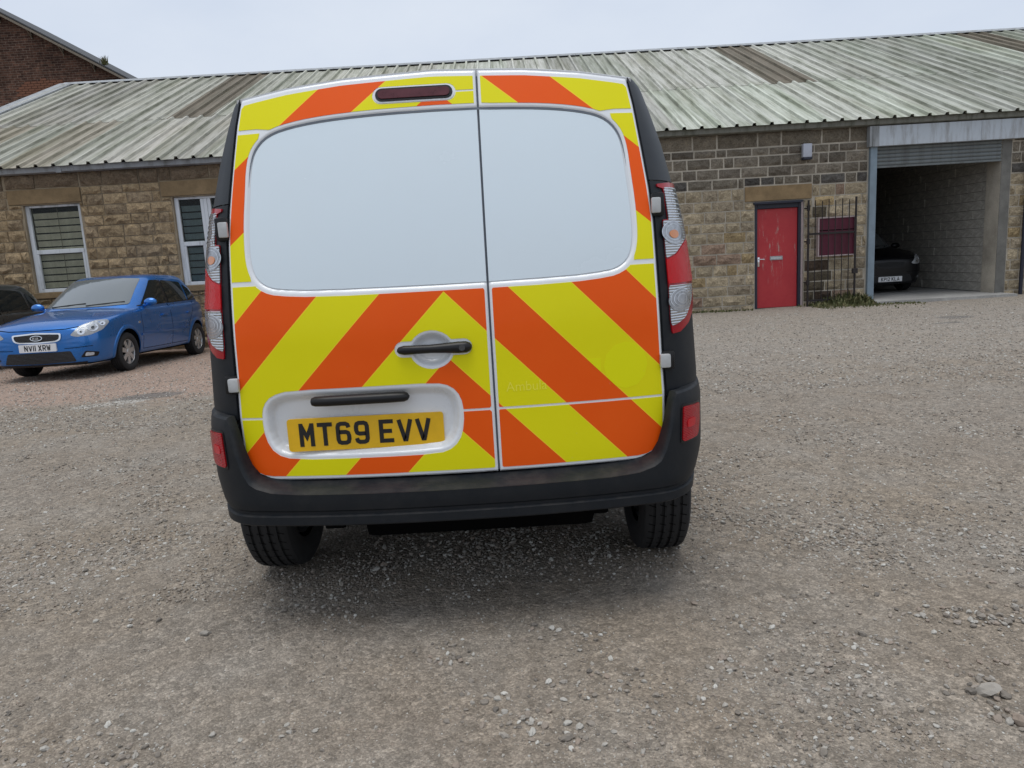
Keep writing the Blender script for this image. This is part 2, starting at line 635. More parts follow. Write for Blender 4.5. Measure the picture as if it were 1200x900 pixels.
def mat_brick():
    m = Mat("old_brickwork", rough=0.95, spec=0.15)
    mp = m.node("ShaderNodeMapping")
    mp.inputs['Rotation'].default_value = (radians(90), 0, 0)
    m.l.new(m.tc.outputs['Object'], mp.inputs[0])
    br = m.node("ShaderNodeTexBrick")
    br.inputs['Scale'].default_value = 1.0
    br.inputs['Brick Width'].default_value = .235
    br.inputs['Row Height'].default_value = .083
    br.inputs['Mortar Size'].default_value = .008
    br.inputs['Color1'].default_value = (.062, .034, .026, 1)
    br.inputs['Color2'].default_value = (.135, .070, .048, 1)
    br.inputs['Mortar'].default_value = (.15, .115, .09, 1)
    br.inputs['Bias'].default_value = -.2
    m.l.new(mp.outputs[0], br.inputs['Vector'])
    c = br.outputs['Color']
    c = m.mix(1.0, c, m.ramp(m.noise(.8, 7, .7), [(.3, g(.5)), (.7, g(1.3))]), 'MULTIPLY')
    c = m.mix(1.0, c, m.ramp(m.noise(7, 6, .8), [(.32, g(.4)), (.68, g(1.6))]), 'MULTIPLY')
    m.color(c)
    m.bump(br.outputs['Fac'], -.6, .01)
    return m.m


def mat_paint(name, col, flake=True):
    m = Mat(name, col, 0.3, 0.0, 0.5, 0.9)
    n = m.noise(2.5, 5, .6)
    m.rough(m.ramp(n, [(.3, g(.24)), (.7, g(.36))]))
    if flake:
        m.b.inputs['Metallic'].default_value = 0.6
    dirt = m.ramp(m.noise(5, 6, .7), [(.5, g(0)), (.8, g(.18))])
    m.color(m.mix(dirt, col, (.25, .23, .2, 1)))
    return m.m


def mat_white_paint():
    m = Mat("white_van_paint", (.76, .78, .80, 1), 0.3, 0.0, 0.5, 0.7)
    n = m.noise(3, 6, .65)
    m.color(m.mix(m.ramp(n, [(.5, g(0)), (.85, g(.12))]), (.76, .78, .80, 1), (.5, .49, .46, 1)))
    m.rough(m.ramp(n, [(.3, g(.22)), (.7, g(.34))]))
    return m.m


def mat_panel():
    m = Mat("white_window_blank", (.66, .75, .805, 1), 0.22, 0.0, 0.5, 1.0)
    n = m.noise(2.2, 6, .65)
    m.color(m.mix(m.ramp(n, [(.45, g(0)), (.85, g(.14))]), (.66, .75, .805, 1), (.56, .59, .61, 1)))
    m.rough(m.ramp(n, [(.3, g(.16)), (.7, g(.3))]))
    return m.m


def mat_reflective(name, col, col2):
    m = Mat(name, col, 0.5, 0.0, 0.22, 0.06)
    n = m.noise(4, 6, .6)
    sp = m.noise(90, 2, .5)
    c = m.mix(m.ramp(n, [(.35, g(0)), (.75, g(.6))]), col, col2)
    c = m.mix(m.ramp(sp, [(.74, g(0)), (.80, g(.18))]), c, (.5, .48, .4, 1))
    m.color(c)
    # prismatic honeycomb of the reflective sheet
    m.bump(m.voro(420, out='Distance', rand=.1), 0.06, 0.001)
    return m.m


def mat_plastic(name, col, rough=.55, dust=.25):
    m = Mat(name, col, rough, 0.0, 0.3)
    geo = m.node("ShaderNodeNewGeometry")
    nz = m.sep(geo.outputs['Normal'])[2]
    n = m.noise(14, 7, .75)
    d = m.math('MULTIPLY', m.ramp(n, [(.42, g(0)), (.75, g(1))]), dust)
    d = m.math('MULTIPLY', d, m.math('ADD', m.math('MULTIPLY', nz, 1.3, clamp=True), .25), clamp=True)
    sm = m.math('MULTIPLY', m.ramp(m.noise(3.5, 6, .7), [(.5, g(0)), (.75, g(1))]), dust * .35)
    c = m.mix(d, col, (.115, .10, .085, 1))
    c = m.mix(sm, c, (.07, .07, .068, 1))
    m.color(c)
    m.bump(m.noise(420, 2), .12, .001)
    return m.m


def mat_lens(name, col, metal, ring=True, scale=60):
    m = Mat(name, col, .2, metal, .2, .06)
    mp = m.mapped((1, 1, 1))
    w = m.node("ShaderNodeTexWave", wave_type='BANDS', bands_direction='Z')
    w.inputs['Scale'].default_value = scale
    w.inputs['Distortion'].default_value = .6
    w.inputs['Detail'].default_value = 1
    m.l.new(mp, w.inputs['Vector'])
    v = m.voro(70, out='Distance')
    m.color(m.mix(m.ramp(w.outputs['Fac'], [(.3, g(0)), (.7, g(1))]), m.mix(1.0, col, (.72, .72, .74, 1), 'MULTIPLY'), col))
    m.bump(m.math('ADD', w.outputs['Fac'], v), .45, .004)
    return m.m


def mat_glass(name, tint=(.02, .025, .025, 1), clear=.86, rough=.03):
    m = Mat(name, tint, rough)
    n = m.n
    tr = m.node("ShaderNodeBsdfTransparent")
    tr.inputs[0].default_value = (.93, .94, .91, 1)
    mx = m.node("ShaderNodeMixShader")
    mx.inputs[0].default_value = 1 - clear
    m.b.inputs['IOR'].default_value = 1.6
    m.b.inputs['Coat Weight'].default_value = .2
    m.l.new(tr.outputs[0], mx.inputs[1])
    m.l.new(m.b.outputs[0], mx.inputs[2])
    m.l.new(mx.outputs[0], n['Material Output'].inputs[0])
    return m.m


def mat_door():
    m = Mat("flaking_red_paint", rough=.5, spec=.4)
    st = m.mapped((1, 1, .16))
    n = m.noise(12, 7, .75, vec=st)
    n2 = m.noise(3, 6, .7)
    c = m.mix(m.ramp(n2, [(.3, g(0)), (.7, g(1))]), (.36, .021, .029, 1), (.42, .034, .038, 1))
    px, py, pz = m.sep(m.tc.outputs['Object'])
    up = m.math('SUBTRACT', 1.0, m.math('MULTIPLY', m.math('ABSOLUTE', m.math('SUBTRACT', pz, 1.2)), 1.15), clamp=True)
    fl = m.math('MULTIPLY', m.ramp(n, [(.57, g(0)), (.63, g(.9))]), up)
    c = m.mix(fl, c, (.36, .26, .23, 1))
    m.color(c)
    m.bump(n, .2, .002)
    return m.m


def mat_concrete(name, col, sc=3):
    m = Mat(name, col, .9, 0, .2)
    n = m.noise(sc, 8, .7)
    c = m.mix(1.0, col, m.ramp(n, [(.3, g(.65)), (.7, g(1.2))]), 'MULTIPLY')
    c = m.mix(1.0, c, m.ramp(m.noise(sc * 30, 4), [(.3, g(.85)), (.7, g(1.12))]), 'MULTIPLY')
    m.color(c)
    m.bump(m.noise(sc * 22, 5), .35, .006)
    return m.m


def mat_streaked(name, col, streak=(.16, .15, .14, 1), rough=.5):
    m = Mat(name, col, rough, 0, .4)
    st = m.mapped((1, 1, .14))
    n = m.noise(7, 7, .75, vec=st)
    m.color(m.mix(m.ramp(n, [(.47, g(0)), (.66, g(.75))]), col, streak))
    m.rough(m.ramp(n, [(.3, g(rough - .1)), (.7, g(min(1, rough + .2)))]))
    return m.m


def mat_pebble():
    m = Mat("loose_chippings", rough=.9, spec=.25)
    oi = m.node("ShaderNodeObjectInfo")
    c = m.ramp(oi.outputs['Random'], [(0, (.15, .135, .118)), (.14, (.21, .186, .158)), (.38, (.27, .24, .205)), (.52, (.29, .235, .19)),
                                     (.70, (.33, .306, .27)), (.90, (.41, .39, .35)), (1, (.54, .525, .48))])
    c = m.mix(1.0, c, m.ramp(m.noise(60, 5, .7), [(.3, g(.75)), (.7, g(1.2))]), 'MULTIPLY')
    m.color(c)
    return m.m


def mat_leaf():
    m = Mat("weed_leaves", rough=.7, spec=.3)
    geo = m.node("ShaderNodeNewGeometry")
    m.color(m.ramp(m.noise(9, 4, vec=geo.outputs['Position']), [(.3, (.05, .062, .024)), (.5, (.10, .105, .04)), (.7, (.21, .175, .09))]))
    return m.m


MT = dict(
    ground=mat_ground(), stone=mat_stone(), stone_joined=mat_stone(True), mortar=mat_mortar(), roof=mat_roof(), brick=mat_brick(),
    white=mat_white_paint(), panel=mat_panel(),
    yellow=mat_reflective("fluorescent_yellow_sheet", (.77, .715, .001, 1), (.80, .75, .005, 1)),
    yellow_clean=mat_reflective("cleaner_yellow_sheet", (.775, .765, .001, 1), (.80, .79, .002, 1)),
    yellow_ghost=mat_reflective("paler_yellow_sheet", (.86, .80, .05, 1), (.87, .82, .06, 1)),
    edge_film=mat_reflective("overlapping_film_edge", (.92, .62, .03, 1), (.94, .66, .04, 1)),
    orange=mat_reflective("fluorescent_orange_sheet", (.83, .095, .001, 1), (.86, .115, .004, 1)),
    trim=mat_plastic("dark_grey_trim", (.022, .026, .031, 1), .5, .12),
    bumper=mat_plastic("black_bumper_plastic", (.006, .0085, .012, 1), .55, .22),
    blackp=mat_plastic("black_plastic", (.012, .012, .013, 1), .35, .1),
    seal_shadow=simple("seal_and_shadow_grey", (.13, .15, .18, 1), .6),  # door rubber, and the painted shadow strip above the window blanks
    rubber=simple("tyre_rubber", (.018, .018, .019, 1), .85, wear=.4, bump=.4, scale=40),
    under=simple("underbody_black", (.004, .004, .004, 1), .95, spec=.05),
    steel=simple("wheel_steel", (.35, .36, .37, 1), .35, .8, wear=.3),
    chrome=simple("chrome", (.75, .76, .78, 1), .12, 1.0),
    silver=simple("silver_alloy", (.55, .56, .57, 1), .32, .7, wear=.25),
    lens_red=mat_lens("red_lens", (.42, .004, .010, 1), .1, scale=55),
    lens_red_in=mat_lens("bright_red_lens", (.66, .005, .010, 1), .1, scale=90),
    lens_red_rim=simple("dark_red_lens", (.34, .004, .012, 1), .2, spec=.3, coat=.2),
    lens_clear=mat_lens("clear_lens_over_reflector", (.60, .62, .64, 1), .85, scale=36),
    lens_amber=simple("amber_bulb", (.60, .21, .06, 1), .25, coat=.4),
    lens_brake=simple("dim_brake_lens", (.085, .014, .022, 1), .3, spec=.3, coat=.15, wear=.3),
    plate_y=simple("yellow_plate", (.82, .475, .003, 1), .35, coat=.5, wear=.15, scale=12),
    plate_w=simple("white_plate", (.72, .73, .74, 1), .35, coat=.5, wear=.15, scale=12),
    ink=simple("plate_black", (.010, .010, .011, 1), .4),
    blue=mat_paint("blue_car_paint", (.008, .14, .46, 1)),
    grey_dark=mat_paint("charcoal_car_paint", (.055, .060, .064, 1)),
    black=simple("black_car_paint", (.004, .004, .005, 1), .35, spec=.25, coat=.15, wear=.2),
    car_glass=simple("car_glass", (.012, .016, .017, 1), .03, 0, .28),
    screen_glass=simple("windscreen_glass", (.12, .135, .14, 1), .08, 0, .9, coat=.35),
    win_glass=mat_glass("window_glass"),
    upvc=mat_streaked("white_upvc", (.62, .64, .65, 1), (.3, .3, .29, 1), .4),
    blind=simple("green_grey_blind", (.56, .53, .42, 1), .6, wear=.3, scale=8),
    blind_dark=simple("dark_blue_blind", (.15, .20, .215, 1), .5, wear=.3, scale=8),
    room=simple("dim_room", (.03, .03, .028, 1), .9),
    lintel=mat_concrete("sandstone_lintel", (.25, .175, .095, 1), 3),
    lintel_dark=mat_concrete("stained_eaves_stone", (.15, .12, .09, 1), 3),
    gutter=mat_streaked("grey_gutter", (.30, .315, .325, 1), (.12, .12, .11, 1), .5),
    gutter_moss=mat_streaked("mossy_gutter", (.19, .19, .165, 1), (.07, .075, .05, 1), .85),
    navy=simple("navy_frame_paint", (.012, .014, .028, 1), .5, wear=.3),
    door=mat_door(), maroon=mat_streaked("maroon_board", (.088, .008, .024, 1), (.05, .007, .015, 1), .5),
    frame_pale=simple("pale_frame", (.42, .34, .33, 1), .6, wear=.2),
    iron=simple("rusty_black_iron", (.018, .013, .012, 1), .7, wear=.5, bump=.3),
    fascia=mat_streaked("pale_grey_fascia", (.46, .50, .54, 1), (.24, .23, .22, 1), .45),
    post=simple("blue_grey_steel_post", (.19, .245, .29, 1), .5, wear=.2, scale=6),
    shutter=mat_streaked("grey_shutter", (.15, .165, .165, 1), (.08, .08, .075, 1), .5),
    block=mat_concrete("concrete_block", (.44, .415, .365, 1), 4),
    pier=mat_concrete("rendered_pier", (.17, .165, .15, 1), 2.5),
    slab=mat_concrete("garage_slab", (.36, .35, .33, 1), 1.5),
    tar=mat_concrete("tar_patch", (.13, .125, .12, 1), 4),
    conc=mat_concrete("broken_concrete", (.34, .32, .29, 1), 4),
    pebble=mat_pebble(), leaf=mat_leaf(),
    lampgrey=simple("pale_lamp_case", (.42, .44, .50, 1), .5, wear=.1),
    slate=simple("dark_roof_edge", (.055, .058, .062, 1), .8, wear=.3),
    timber=simple("weathered_timber", (.20, .17, .13, 1), .8, wear=.4),
    hinge=simple("hinge_grey_white", (.48, .49, .49, 1), .4, wear=.2),
    bowl=simple("silver_reflector_bowl", (.42, .43, .45, 1), .3, .9, wear=.4, scale=60),
    lens_dark=simple("dark_lamp_bowl", (.09, .095, .10, 1), .25, .6),
    brick_pale=mat_concrete("pale_new_brick", (.20, .095, .06, 1), 5),
)


# ------------------------------------------------------------------ ground
def gz(x, y):
    a = 1 - ss(-5.0, -2.5, x)
    z = -a * (.10 * ss(6, 10.5, y) + .075 * ss(10.5, 13.5, y)) - (1 - a) * .04 * ss(9, 14, y)
    if -14 < x < 14 and -3 < y < 16:
        z += .022 * noise.noise((x * .55, y * .55, 3.1)) + .008 * noise.noise((x * 2.1, y * 2.1, 7.7))
        z += .018 * (1 - ss(.25, .6, abs(x + 1.0))) * (1 - ss(.5, 1.2, abs(y - 2.95)))
    return z


xs = [-1500, -500, -150, -60, -30, -20] + list(np.arange(-14, 14.01, .25)) + [20, 30, 60, 150, 500, 1500]
ys = [-1500, -500, -150, -60, -30, -15, -8] + list(np.arange(-3, 16.01, .25)) + [20, 30, 60, 150, 500, 1500]
mb = MB()
mb.grid([[(x, y, gz(x, y)) for x in xs] for y in ys])
tag(mb.build("ground", MT['ground'], smooth=True), kind='structure', label="grey brown gravel yard with finer dust and loose chippings")


def peb_points(n, ylo, yhi, smin, smax, clump=0.0, seed=1, xr=None):
    r = np.random.default_rng(seed)
    pts = []
    while len(pts) < n:
        # even in perspective: nearer ground carries more of the small ones
        y = ylo * (yhi / ylo) ** r.random() if xr is None else r.uniform(ylo, yhi)
        x = r.uniform(-1, 1) * (.78 * y + .5) if xr is None else r.uniform(*xr)
        if y > 13.9:
            continue
        q = noise.noise((x * 1.3, y * 1.3, 1.7)) + .6 * noise.noise((x * 4, y * 4, 5.2))
        if clump and q < clump + r.normal() * .12:
            continue
        s = smin * (smax / smin) ** (r.random() ** 2.2)
        pts.append((x, y, gz(x, y) + s * .22, s))
    return pts


pts = peb_points(22000, .95, 3.2, .0014, .0040, seed=1)
pts += peb_points(9000, .95, 3.2, .0022, .0075, .12, seed=2)
pts += peb_points(24000, 2.6, 7.0, .0028, .0070, seed=3)
pts += peb_points(9000, 2.8, 8, .004, .011, .12, seed=4)
pts += peb_points(30000, 6, 13.8, .005, .012, seed=5)
pts += peb_points(700, 1.0, 4.5, .005, .011, .12, seed=6)
pts += peb_points(26, 1.1, 5, .009, .016, .0, seed=7)
# the little heaps of bigger pale stones on the near right
hr = random.Random(3)
for cx, cy, n, sp in ((1.50, 2.15, 34, .045), (1.44, 2.21, 16, .05), (1.61, 2.21, 14, .06), (1.28, 2.19, 20, .08), (1.05, 2.09, 16, .05), (1.11, 2.06, 10, .03), (.81, 1.92, 10, .05),
                      (1.24, 1.78, 14, .07), (1.22, 1.66, 14, .06), (1.32, 1.87, 20, .10), (1.19, 1.95, 18, .09), (.74, 2.23, 14, .07), (.23, 2.20, 14, .06), (.05, 2.25, 12, .05),
                      (-.29, 2.20, 22, .08), (-.27, 2.12, 12, .04), (-.01, 1.76, 30, .06), (-.15, 1.89, 22, .07), (.09, 1.68, 18, .05), (.05, 1.95, 12, .05), (.25, 1.97, 10, .04),
                      (.65, 1.93, 12, .06), (-.76, 2.46, 26, .08), (-1.47, 2.45, 12, .08), (-.65, 1.85, 16, .08), (-1.12, 1.75, 14, .07), (.24, 1.87, 14, .06), (.25, 1.62, 10, .05),
                      (1.75, 2.5, 26, .14), (2.0, 2.9, 30, .2), (1.5, 2.6, 20, .15), (2.3, 3.3, 30, .25), (1.2, 2.4, 16, .10)):
    for _ in range(n):
        x, y = cx + hr.gauss(0, sp), cy + hr.gauss(0, sp * .6)
        s = .0042 * (2.4 ** hr.random())
        pts.append((x, y, gz(x, y) + s * .35, s))
for x, y, s in ((1.235, 1.785, .024), (1.20, 1.79, .013), (1.275, 1.765, .014), (1.22, 1.81, .010), (1.215, 1.66, .013), (1.24, 1.65, .020), (1.19, 1.67, .012), (1.27, 1.68, .012),
                (.588, 2.02, .014), (.61, 2.01, .008), (.70, 1.57, .010), (1.11, 2.06, .011), (.81, 1.92, .010), (1.50, 2.16, .014), (1.53, 2.13, .013), (1.47, 2.17, .012), (1.06, 2.11, .011),
                (.09, 1.69, .013), (-.13, 1.88, .012), (-1.12, 2.36, .016), (-1.43, 2.45, .010), (1.33, 1.62, .012), (1.02, 1.72, .009), (.55, 1.75, .009), (-.3, 1.6, .009)):
    pts.append((x, y, gz(x, y) + s * .4, s))
me = bpy.data.meshes.new("loose_gravel")
me.from_pydata([p[:3] for p in pts], [], [])
me.attributes.new("size", 'FLOAT', 'POINT').data.foreach_set('value', [p[3] for p in pts])
rr = np.random.default_rng(11)
me.attributes.new("turn", 'FLOAT_VECTOR', 'POINT').data.foreach_set('vector', (rr.random((len(pts), 3)) * [.7, .7, 6.28]).ravel())
grav = tag(link("loose_gravel", me), kind='stuff', label="loose grey and buff stone chippings scattered over the yard")
ng = bpy.data.node_groups.new("gravel_instances", 'GeometryNodeTree')
ng.interface.new_socket("Geometry", in_out='INPUT', socket_type='NodeSocketGeometry')
ng.interface.new_socket("Geometry", in_out='OUTPUT', socket_type='NodeSocketGeometry')
gi, go = ng.nodes.new("NodeGroupInput"), ng.nodes.new("NodeGroupOutput")
join = ng.nodes.new("GeometryNodeJoinGeometry")
for k in range(5):
    ico = ng.nodes.new("GeometryNodeMeshIcoSphere")
    ico.inputs['Radius'].default_value = 1.0
    ico.inputs['Subdivisions'].default_value = 2
    setp = ng.nodes.new("GeometryNodeSetPosition")
    posn = ng.nodes.new("GeometryNodeInputPosition")
    addv = ng.nodes.new("ShaderNodeVectorMath"); addv.operation = 'ADD'
    addv.inputs[1].default_value = (k * 7.3, k * 3.1, k * 5.7)
    nz = ng.nodes.new("ShaderNodeTexVoronoi"); nz.inputs['Scale'].default_value = 1.0
    sub = ng.nodes.new("ShaderNodeMath"); sub.operation = 'MULTIPLY_ADD'
    sub.inputs[1].default_value = -.85; sub.inputs[2].default_value = 1.35
    mul = ng.nodes.new("ShaderNodeVectorMath"); mul.operation = 'SCALE'
    sc = ng.nodes.new("ShaderNodeVectorMath"); sc.operation = 'MULTIPLY'
    sc.inputs[1].default_value = (1.15 + .1 * k, .95, .62 + .05 * k)
    L = ng.links.new
    L(posn.outputs[0], addv.inputs[0]); L(addv.outputs[0], nz.inputs['Vector'])
    L(nz.outputs['Distance'], sub.inputs[0]); L(posn.outputs[0], mul.inputs[0]); L(sub.outputs[0], mul.inputs['Scale'])
    L(mul.outputs[0], sc.inputs[0]); L(ico.outputs[0], setp.inputs[0]); L(sc.outputs[0], setp.inputs['Position'])
    sm = ng.nodes.new("GeometryNodeSetMaterial"); sm.inputs['Material'].default_value = MT['pebble']
    L(setp.outputs[0], sm.inputs[0])
    fl = ng.nodes.new("GeometryNodeSetShadeSmooth"); fl.inputs['Shade Smooth'].default_value = False
    L(sm.outputs[0], fl.inputs[0])
    gti = ng.nodes.new("GeometryNodeGeometryToInstance")
    L(fl.outputs[0], gti.inputs[0]); L(gti.outputs[0], join.inputs[0])
iop = ng.nodes.new("GeometryNodeInstanceOnPoints")
iop.inputs['Pick Instance'].default_value = True
at1 = ng.nodes.new("GeometryNodeInputNamedAttribute"); at1.data_type = 'FLOAT'; at1.inputs[0].default_value = "size"
at2 = ng.nodes.new("GeometryNodeInputNamedAttribute"); at2.data_type = 'FLOAT_VECTOR'; at2.inputs[0].default_value = "turn"
ri = ng.nodes.new("FunctionNodeRandomValue"); ri.data_type = 'INT'
[s for s in ri.inputs if s.name == 'Max' and s.enabled][0].default_value = 4
ng.links.new(gi.outputs[0], iop.inputs['Points'])
ng.links.new(join.outputs[0], iop.inputs['Instance'])
ng.links.new([s for s in ri.outputs if s.enabled][0], iop.inputs['Instance Index'])
ng.links.new([s for s in at2.outputs if s.enabled][0], iop.inputs['Rotation'])
ng.links.new([s for s in at1.outputs if s.enabled][0], iop.inputs['Scale'])
ng.links.new(iop.outputs[0], go.inputs[0])
md = grav.modifiers.new("instances", 'NODES')
md.node_group = ng


# ------------------------------------------------------------------ stone building
WY = 14.62                          # mortar face of the front wall; stones stand a little proud of it
EAVE_Z, RIDGE_Z, EAVE_Y, RIDGE_Y = 3.46, 7.0, 14.36, 22.6
XL, XR = -12.3, 17.2
bld = thing("stone_building", "long single storey stone workshop with a pale ribbed metal roof", "building", (0, WY, 0))


def B(mb, name, mat, smooth=False, parent=bld, angle=None):
    """build shapes given in world metres as a part of the building"""
    mb.v = [(x, y - WY, z) for x, y, z in mb.v]
    return mb.build(name, mat, parent, smooth, angle)


WIN1 = (-9.33, -8.22, 1.10, 2.79)
WIN2 = (-6.41, -5.20, 1.08, 2.79)
DOOR = (4.97, 5.945, -.10, 2.05)
GAR = (7.28, 9.80, -.20, 3.0)
openings = [WIN1, WIN2, DOOR, GAR]
TOPZ = 3.38

# mortar wall with openings and reveals
mb = MB()
cx = sorted({XL, XR, *[o[0] for o in openings], *[o[1] for o in openings]})
cz = sorted({-.3, TOPZ + .1, *[o[2] for o in openings], *[o[3] for o in openings]})
for i in range(len(cx) - 1):
    for k in range(len(cz) - 1):
        mx, mz = (cx[i] + cx[i + 1]) / 2, (cz[k] + cz[k + 1]) / 2
        if any(o[0] < mx < o[1] and o[2] < mz < o[3] for o in openings):
            continue
        mb.add([(cx[i], WY, cz[k]), (cx[i + 1], WY, cz[k]), (cx[i + 1], WY, cz[k + 1]), (cx[i], WY, cz[k + 1])], [(0, 1, 2, 3)])
for a, b, z0, z1 in openings:
    d = WY + .42
    mb.add([(a, WY, z0), (a, d, z0), (a, d, z1), (a, WY, z1)], [(0, 1, 2, 3)])
    mb.add([(b, WY, z0), (b, WY, z1), (b, d, z1), (b, d, z0)], [(0, 1, 2, 3)])
    mb.add([(a, WY, z1), (a, d, z1), (b, d, z1), (b, WY, z1)], [(0, 1, 2, 3)])
    if z0 > .5:
        mb.add([(a, WY, z0), (b, WY, z0), (b, d, z0), (a, d, z0)], [(0, 1, 2, 3)])
B(mb, "wall", MT['mortar'])
# inner face, gables and back, closing the building so that it is dark inside
mb = MB()
d = WY + .42
for x0, x1, z0, z1 in ((XL, WIN1[0], -.3, 3.4), (WIN1[1], WIN2[0], -.3, 3.4), (WIN2[1], DOOR[0], -.3, 3.4), (DOOR[1], GAR[0], -.3, 3.4), (GAR[1], XR, -.3, 3.4)):
    mb.add([(x0, d, z0), (x1, d, z0), (x1, d, z1), (x0, d, z1)], [(0, 1, 2, 3)])
for x in (XL, XR):
    mb.add([(x, WY, -.3), (x, 30.6, -.3), (x, 30.6, 3.4), (x, RIDGE_Y, RIDGE_Z - .1), (x, WY, 3.4)], [(0, 1, 2, 3, 4)])
mb.add([(XL, 30.6, -.3), (XR, 30.6, -.3), (XR, 30.6, 3.4), (XL, 30.6, 3.4)], [(0, 1, 2, 3)])
B(mb, "gable_wall", MT['mortar'])

# stones -------------------------------------------------------------------
blocked = [(WIN1[0] - .02, WIN1[1] + .02, WIN1[2] - .12, WIN1[3]), (WIN2[0] - .02, WIN2[1] + .02, WIN2[2] - .12, WIN2[3]),
           (DOOR[0], DOOR[1], -1, DOOR[3]), (GAR[0] - .10, 10.0, -1, 3.4),
           (-9.60, -8.15, 2.80, 3.10), (-6.62, -5.0, 2.80, 3.11), (4.76, 6.10, 2.06, 2.37)]


def stone_mesh(seed, w=1.0, h=1.0):
    """rock-faced block, unit size, front towards -y"""
    r = random.Random(seed)
    nx, nz = 5, 3
    mb = MB()
    idx = {}
    for k in range(nz + 1):
        for i in range(nx + 1):
            ex = i in (0, nx) ; ez = k in (0, nz)
            x = i / nx - .5; z = k / nz - .5
            if not ex: x += r.uniform(-.05, .05)
            if not ez: z += r.uniform(-.06, .06)
            if ex: x *= r.uniform(.97, 1.0)
            if ez: z *= r.uniform(.94, 1.0)
            y = r.uniform(-.42, -.06) if (ex or ez) else r.uniform(-1.5, -.35)
            idx[i, k] = len(mb.v)
            mb.v.append((x, y, z))
    for k in range(nz):
        for i in range(nx):
            a, b, c, d_ = idx[i, k], idx[i + 1, k], idx[i + 1, k + 1], idx[i, k + 1]
            if r.random() < .5:
                mb.f += [(a, b, c), (a, c, d_)]
            else:
                mb.f += [(a, b, d_), (b, c, d_)]
            mb.mi += [0, 0]
    ring = [(i, 0) for i in range(nx)] + [(nx, k) for k in range(nz)] + [(i, nz) for i in range(nx, 0, -1)] + [(0, k) for k in range(nz, 0, -1)]
    back = {}
    for q in ring:
        v = mb.v[idx[q]]
        back[q] = len(mb.v)
        mb.v.append((v[0], 1.3, v[2]))
    for j in range(len(ring)):
        p, q = ring[j], ring[(j + 1) % len(ring)]
        mb.f.append((idx[p], back[p], back[q], idx[q])); mb.mi.append(0)
    return mb


stone_proto = [stone_mesh(100 + k) for k in range(16)]
stone_me = [p.mesh("stone", MT['stone']) for p in stone_proto]
sr = random.Random(21)


def stone_col(x, z):
    """each stone's own colour: browner at the left, greyer and sootier above right"""
    v = sr.uniform(.82, 1.2)
    if sr.random() < 1 - ss(-2.6, 1.4, x):
        v = sr.uniform(.85, 1.15)
        c = Vector((.37, .275, .165)) if sr.random() < .8 else Vector((.31, .235, .15))
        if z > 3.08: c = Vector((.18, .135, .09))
    else:
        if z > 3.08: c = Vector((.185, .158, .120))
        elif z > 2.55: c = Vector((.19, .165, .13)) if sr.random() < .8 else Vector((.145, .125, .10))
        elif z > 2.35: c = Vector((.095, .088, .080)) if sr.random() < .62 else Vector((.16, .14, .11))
        else:
            c = Vector((.35, .29, .20)) if sr.random() < .7 else Vector((.30, .25, .18))
            if sr.random() < .12: c = Vector((.33, .25, .14))
            if sr.random() < .05: c = Vector((.26, .185, .135))
        if z < .5: v *= .92
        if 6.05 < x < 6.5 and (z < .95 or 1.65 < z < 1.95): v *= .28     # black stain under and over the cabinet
    c *= v * 1.18
    return (c.x, c.y, c.z, 1)


stones = []
z = -.14
course = 0
while z < TOPZ - .05:
    top = z > 3.05
    h = sr.uniform(.185, .225) if not top else TOPZ - z
    if z + h > 3.0 and not top:
        h = 3.09 - z
    x = XL + sr.uniform(0, .3)
    while x < XR:
        w = sr.choice((.2, .27, .33, .38, .42, .46, .5, .3)) * sr.uniform(.9, 1.1)
        if x < -1: w *= 1.05
        if top: w = sr.uniform(.45, .85)
        # keep clear of openings and lintels, trimming stones to fit round them
        pieces = [(x, x + w, z, z + h)]
        for o in blocked:
            ns = []
            for a, b, c0, c1 in pieces:
                if b <= o[0] or a >= o[1] or c1 <= o[2] or c0 >= o[3]:
                    ns.append((a, b, c0, c1)); continue
                if a < o[0]: ns.append((a, o[0], c0, c1))
                if b > o[1]: ns.append((o[1], b, c0, c1))
                m0, m1 = max(a, o[0]), min(b, o[1])
                if c1 > o[3]: ns.append((m0, m1, o[3], c1))
                if c0 < o[2]: ns.append((m0, m1, c0, o[2]))
            pieces = ns
        for p_ in pieces:
            if p_[1] - p_[0] > .05 and p_[3] - p_[2] > .035:
                stones.append(p_)
        x += w
    z += h
    course += 1


def seen(a, b, z0, z1):
    m = (a + b) / 2
    return (3.15 < m < 7.3 and z1 > -.06) or (-9.9 < m < -5.45 and z1 > 1.15) or (-9.9 < m < -5.45 and z0 > 0.7 and False) or (10.15 < m < 10.5)


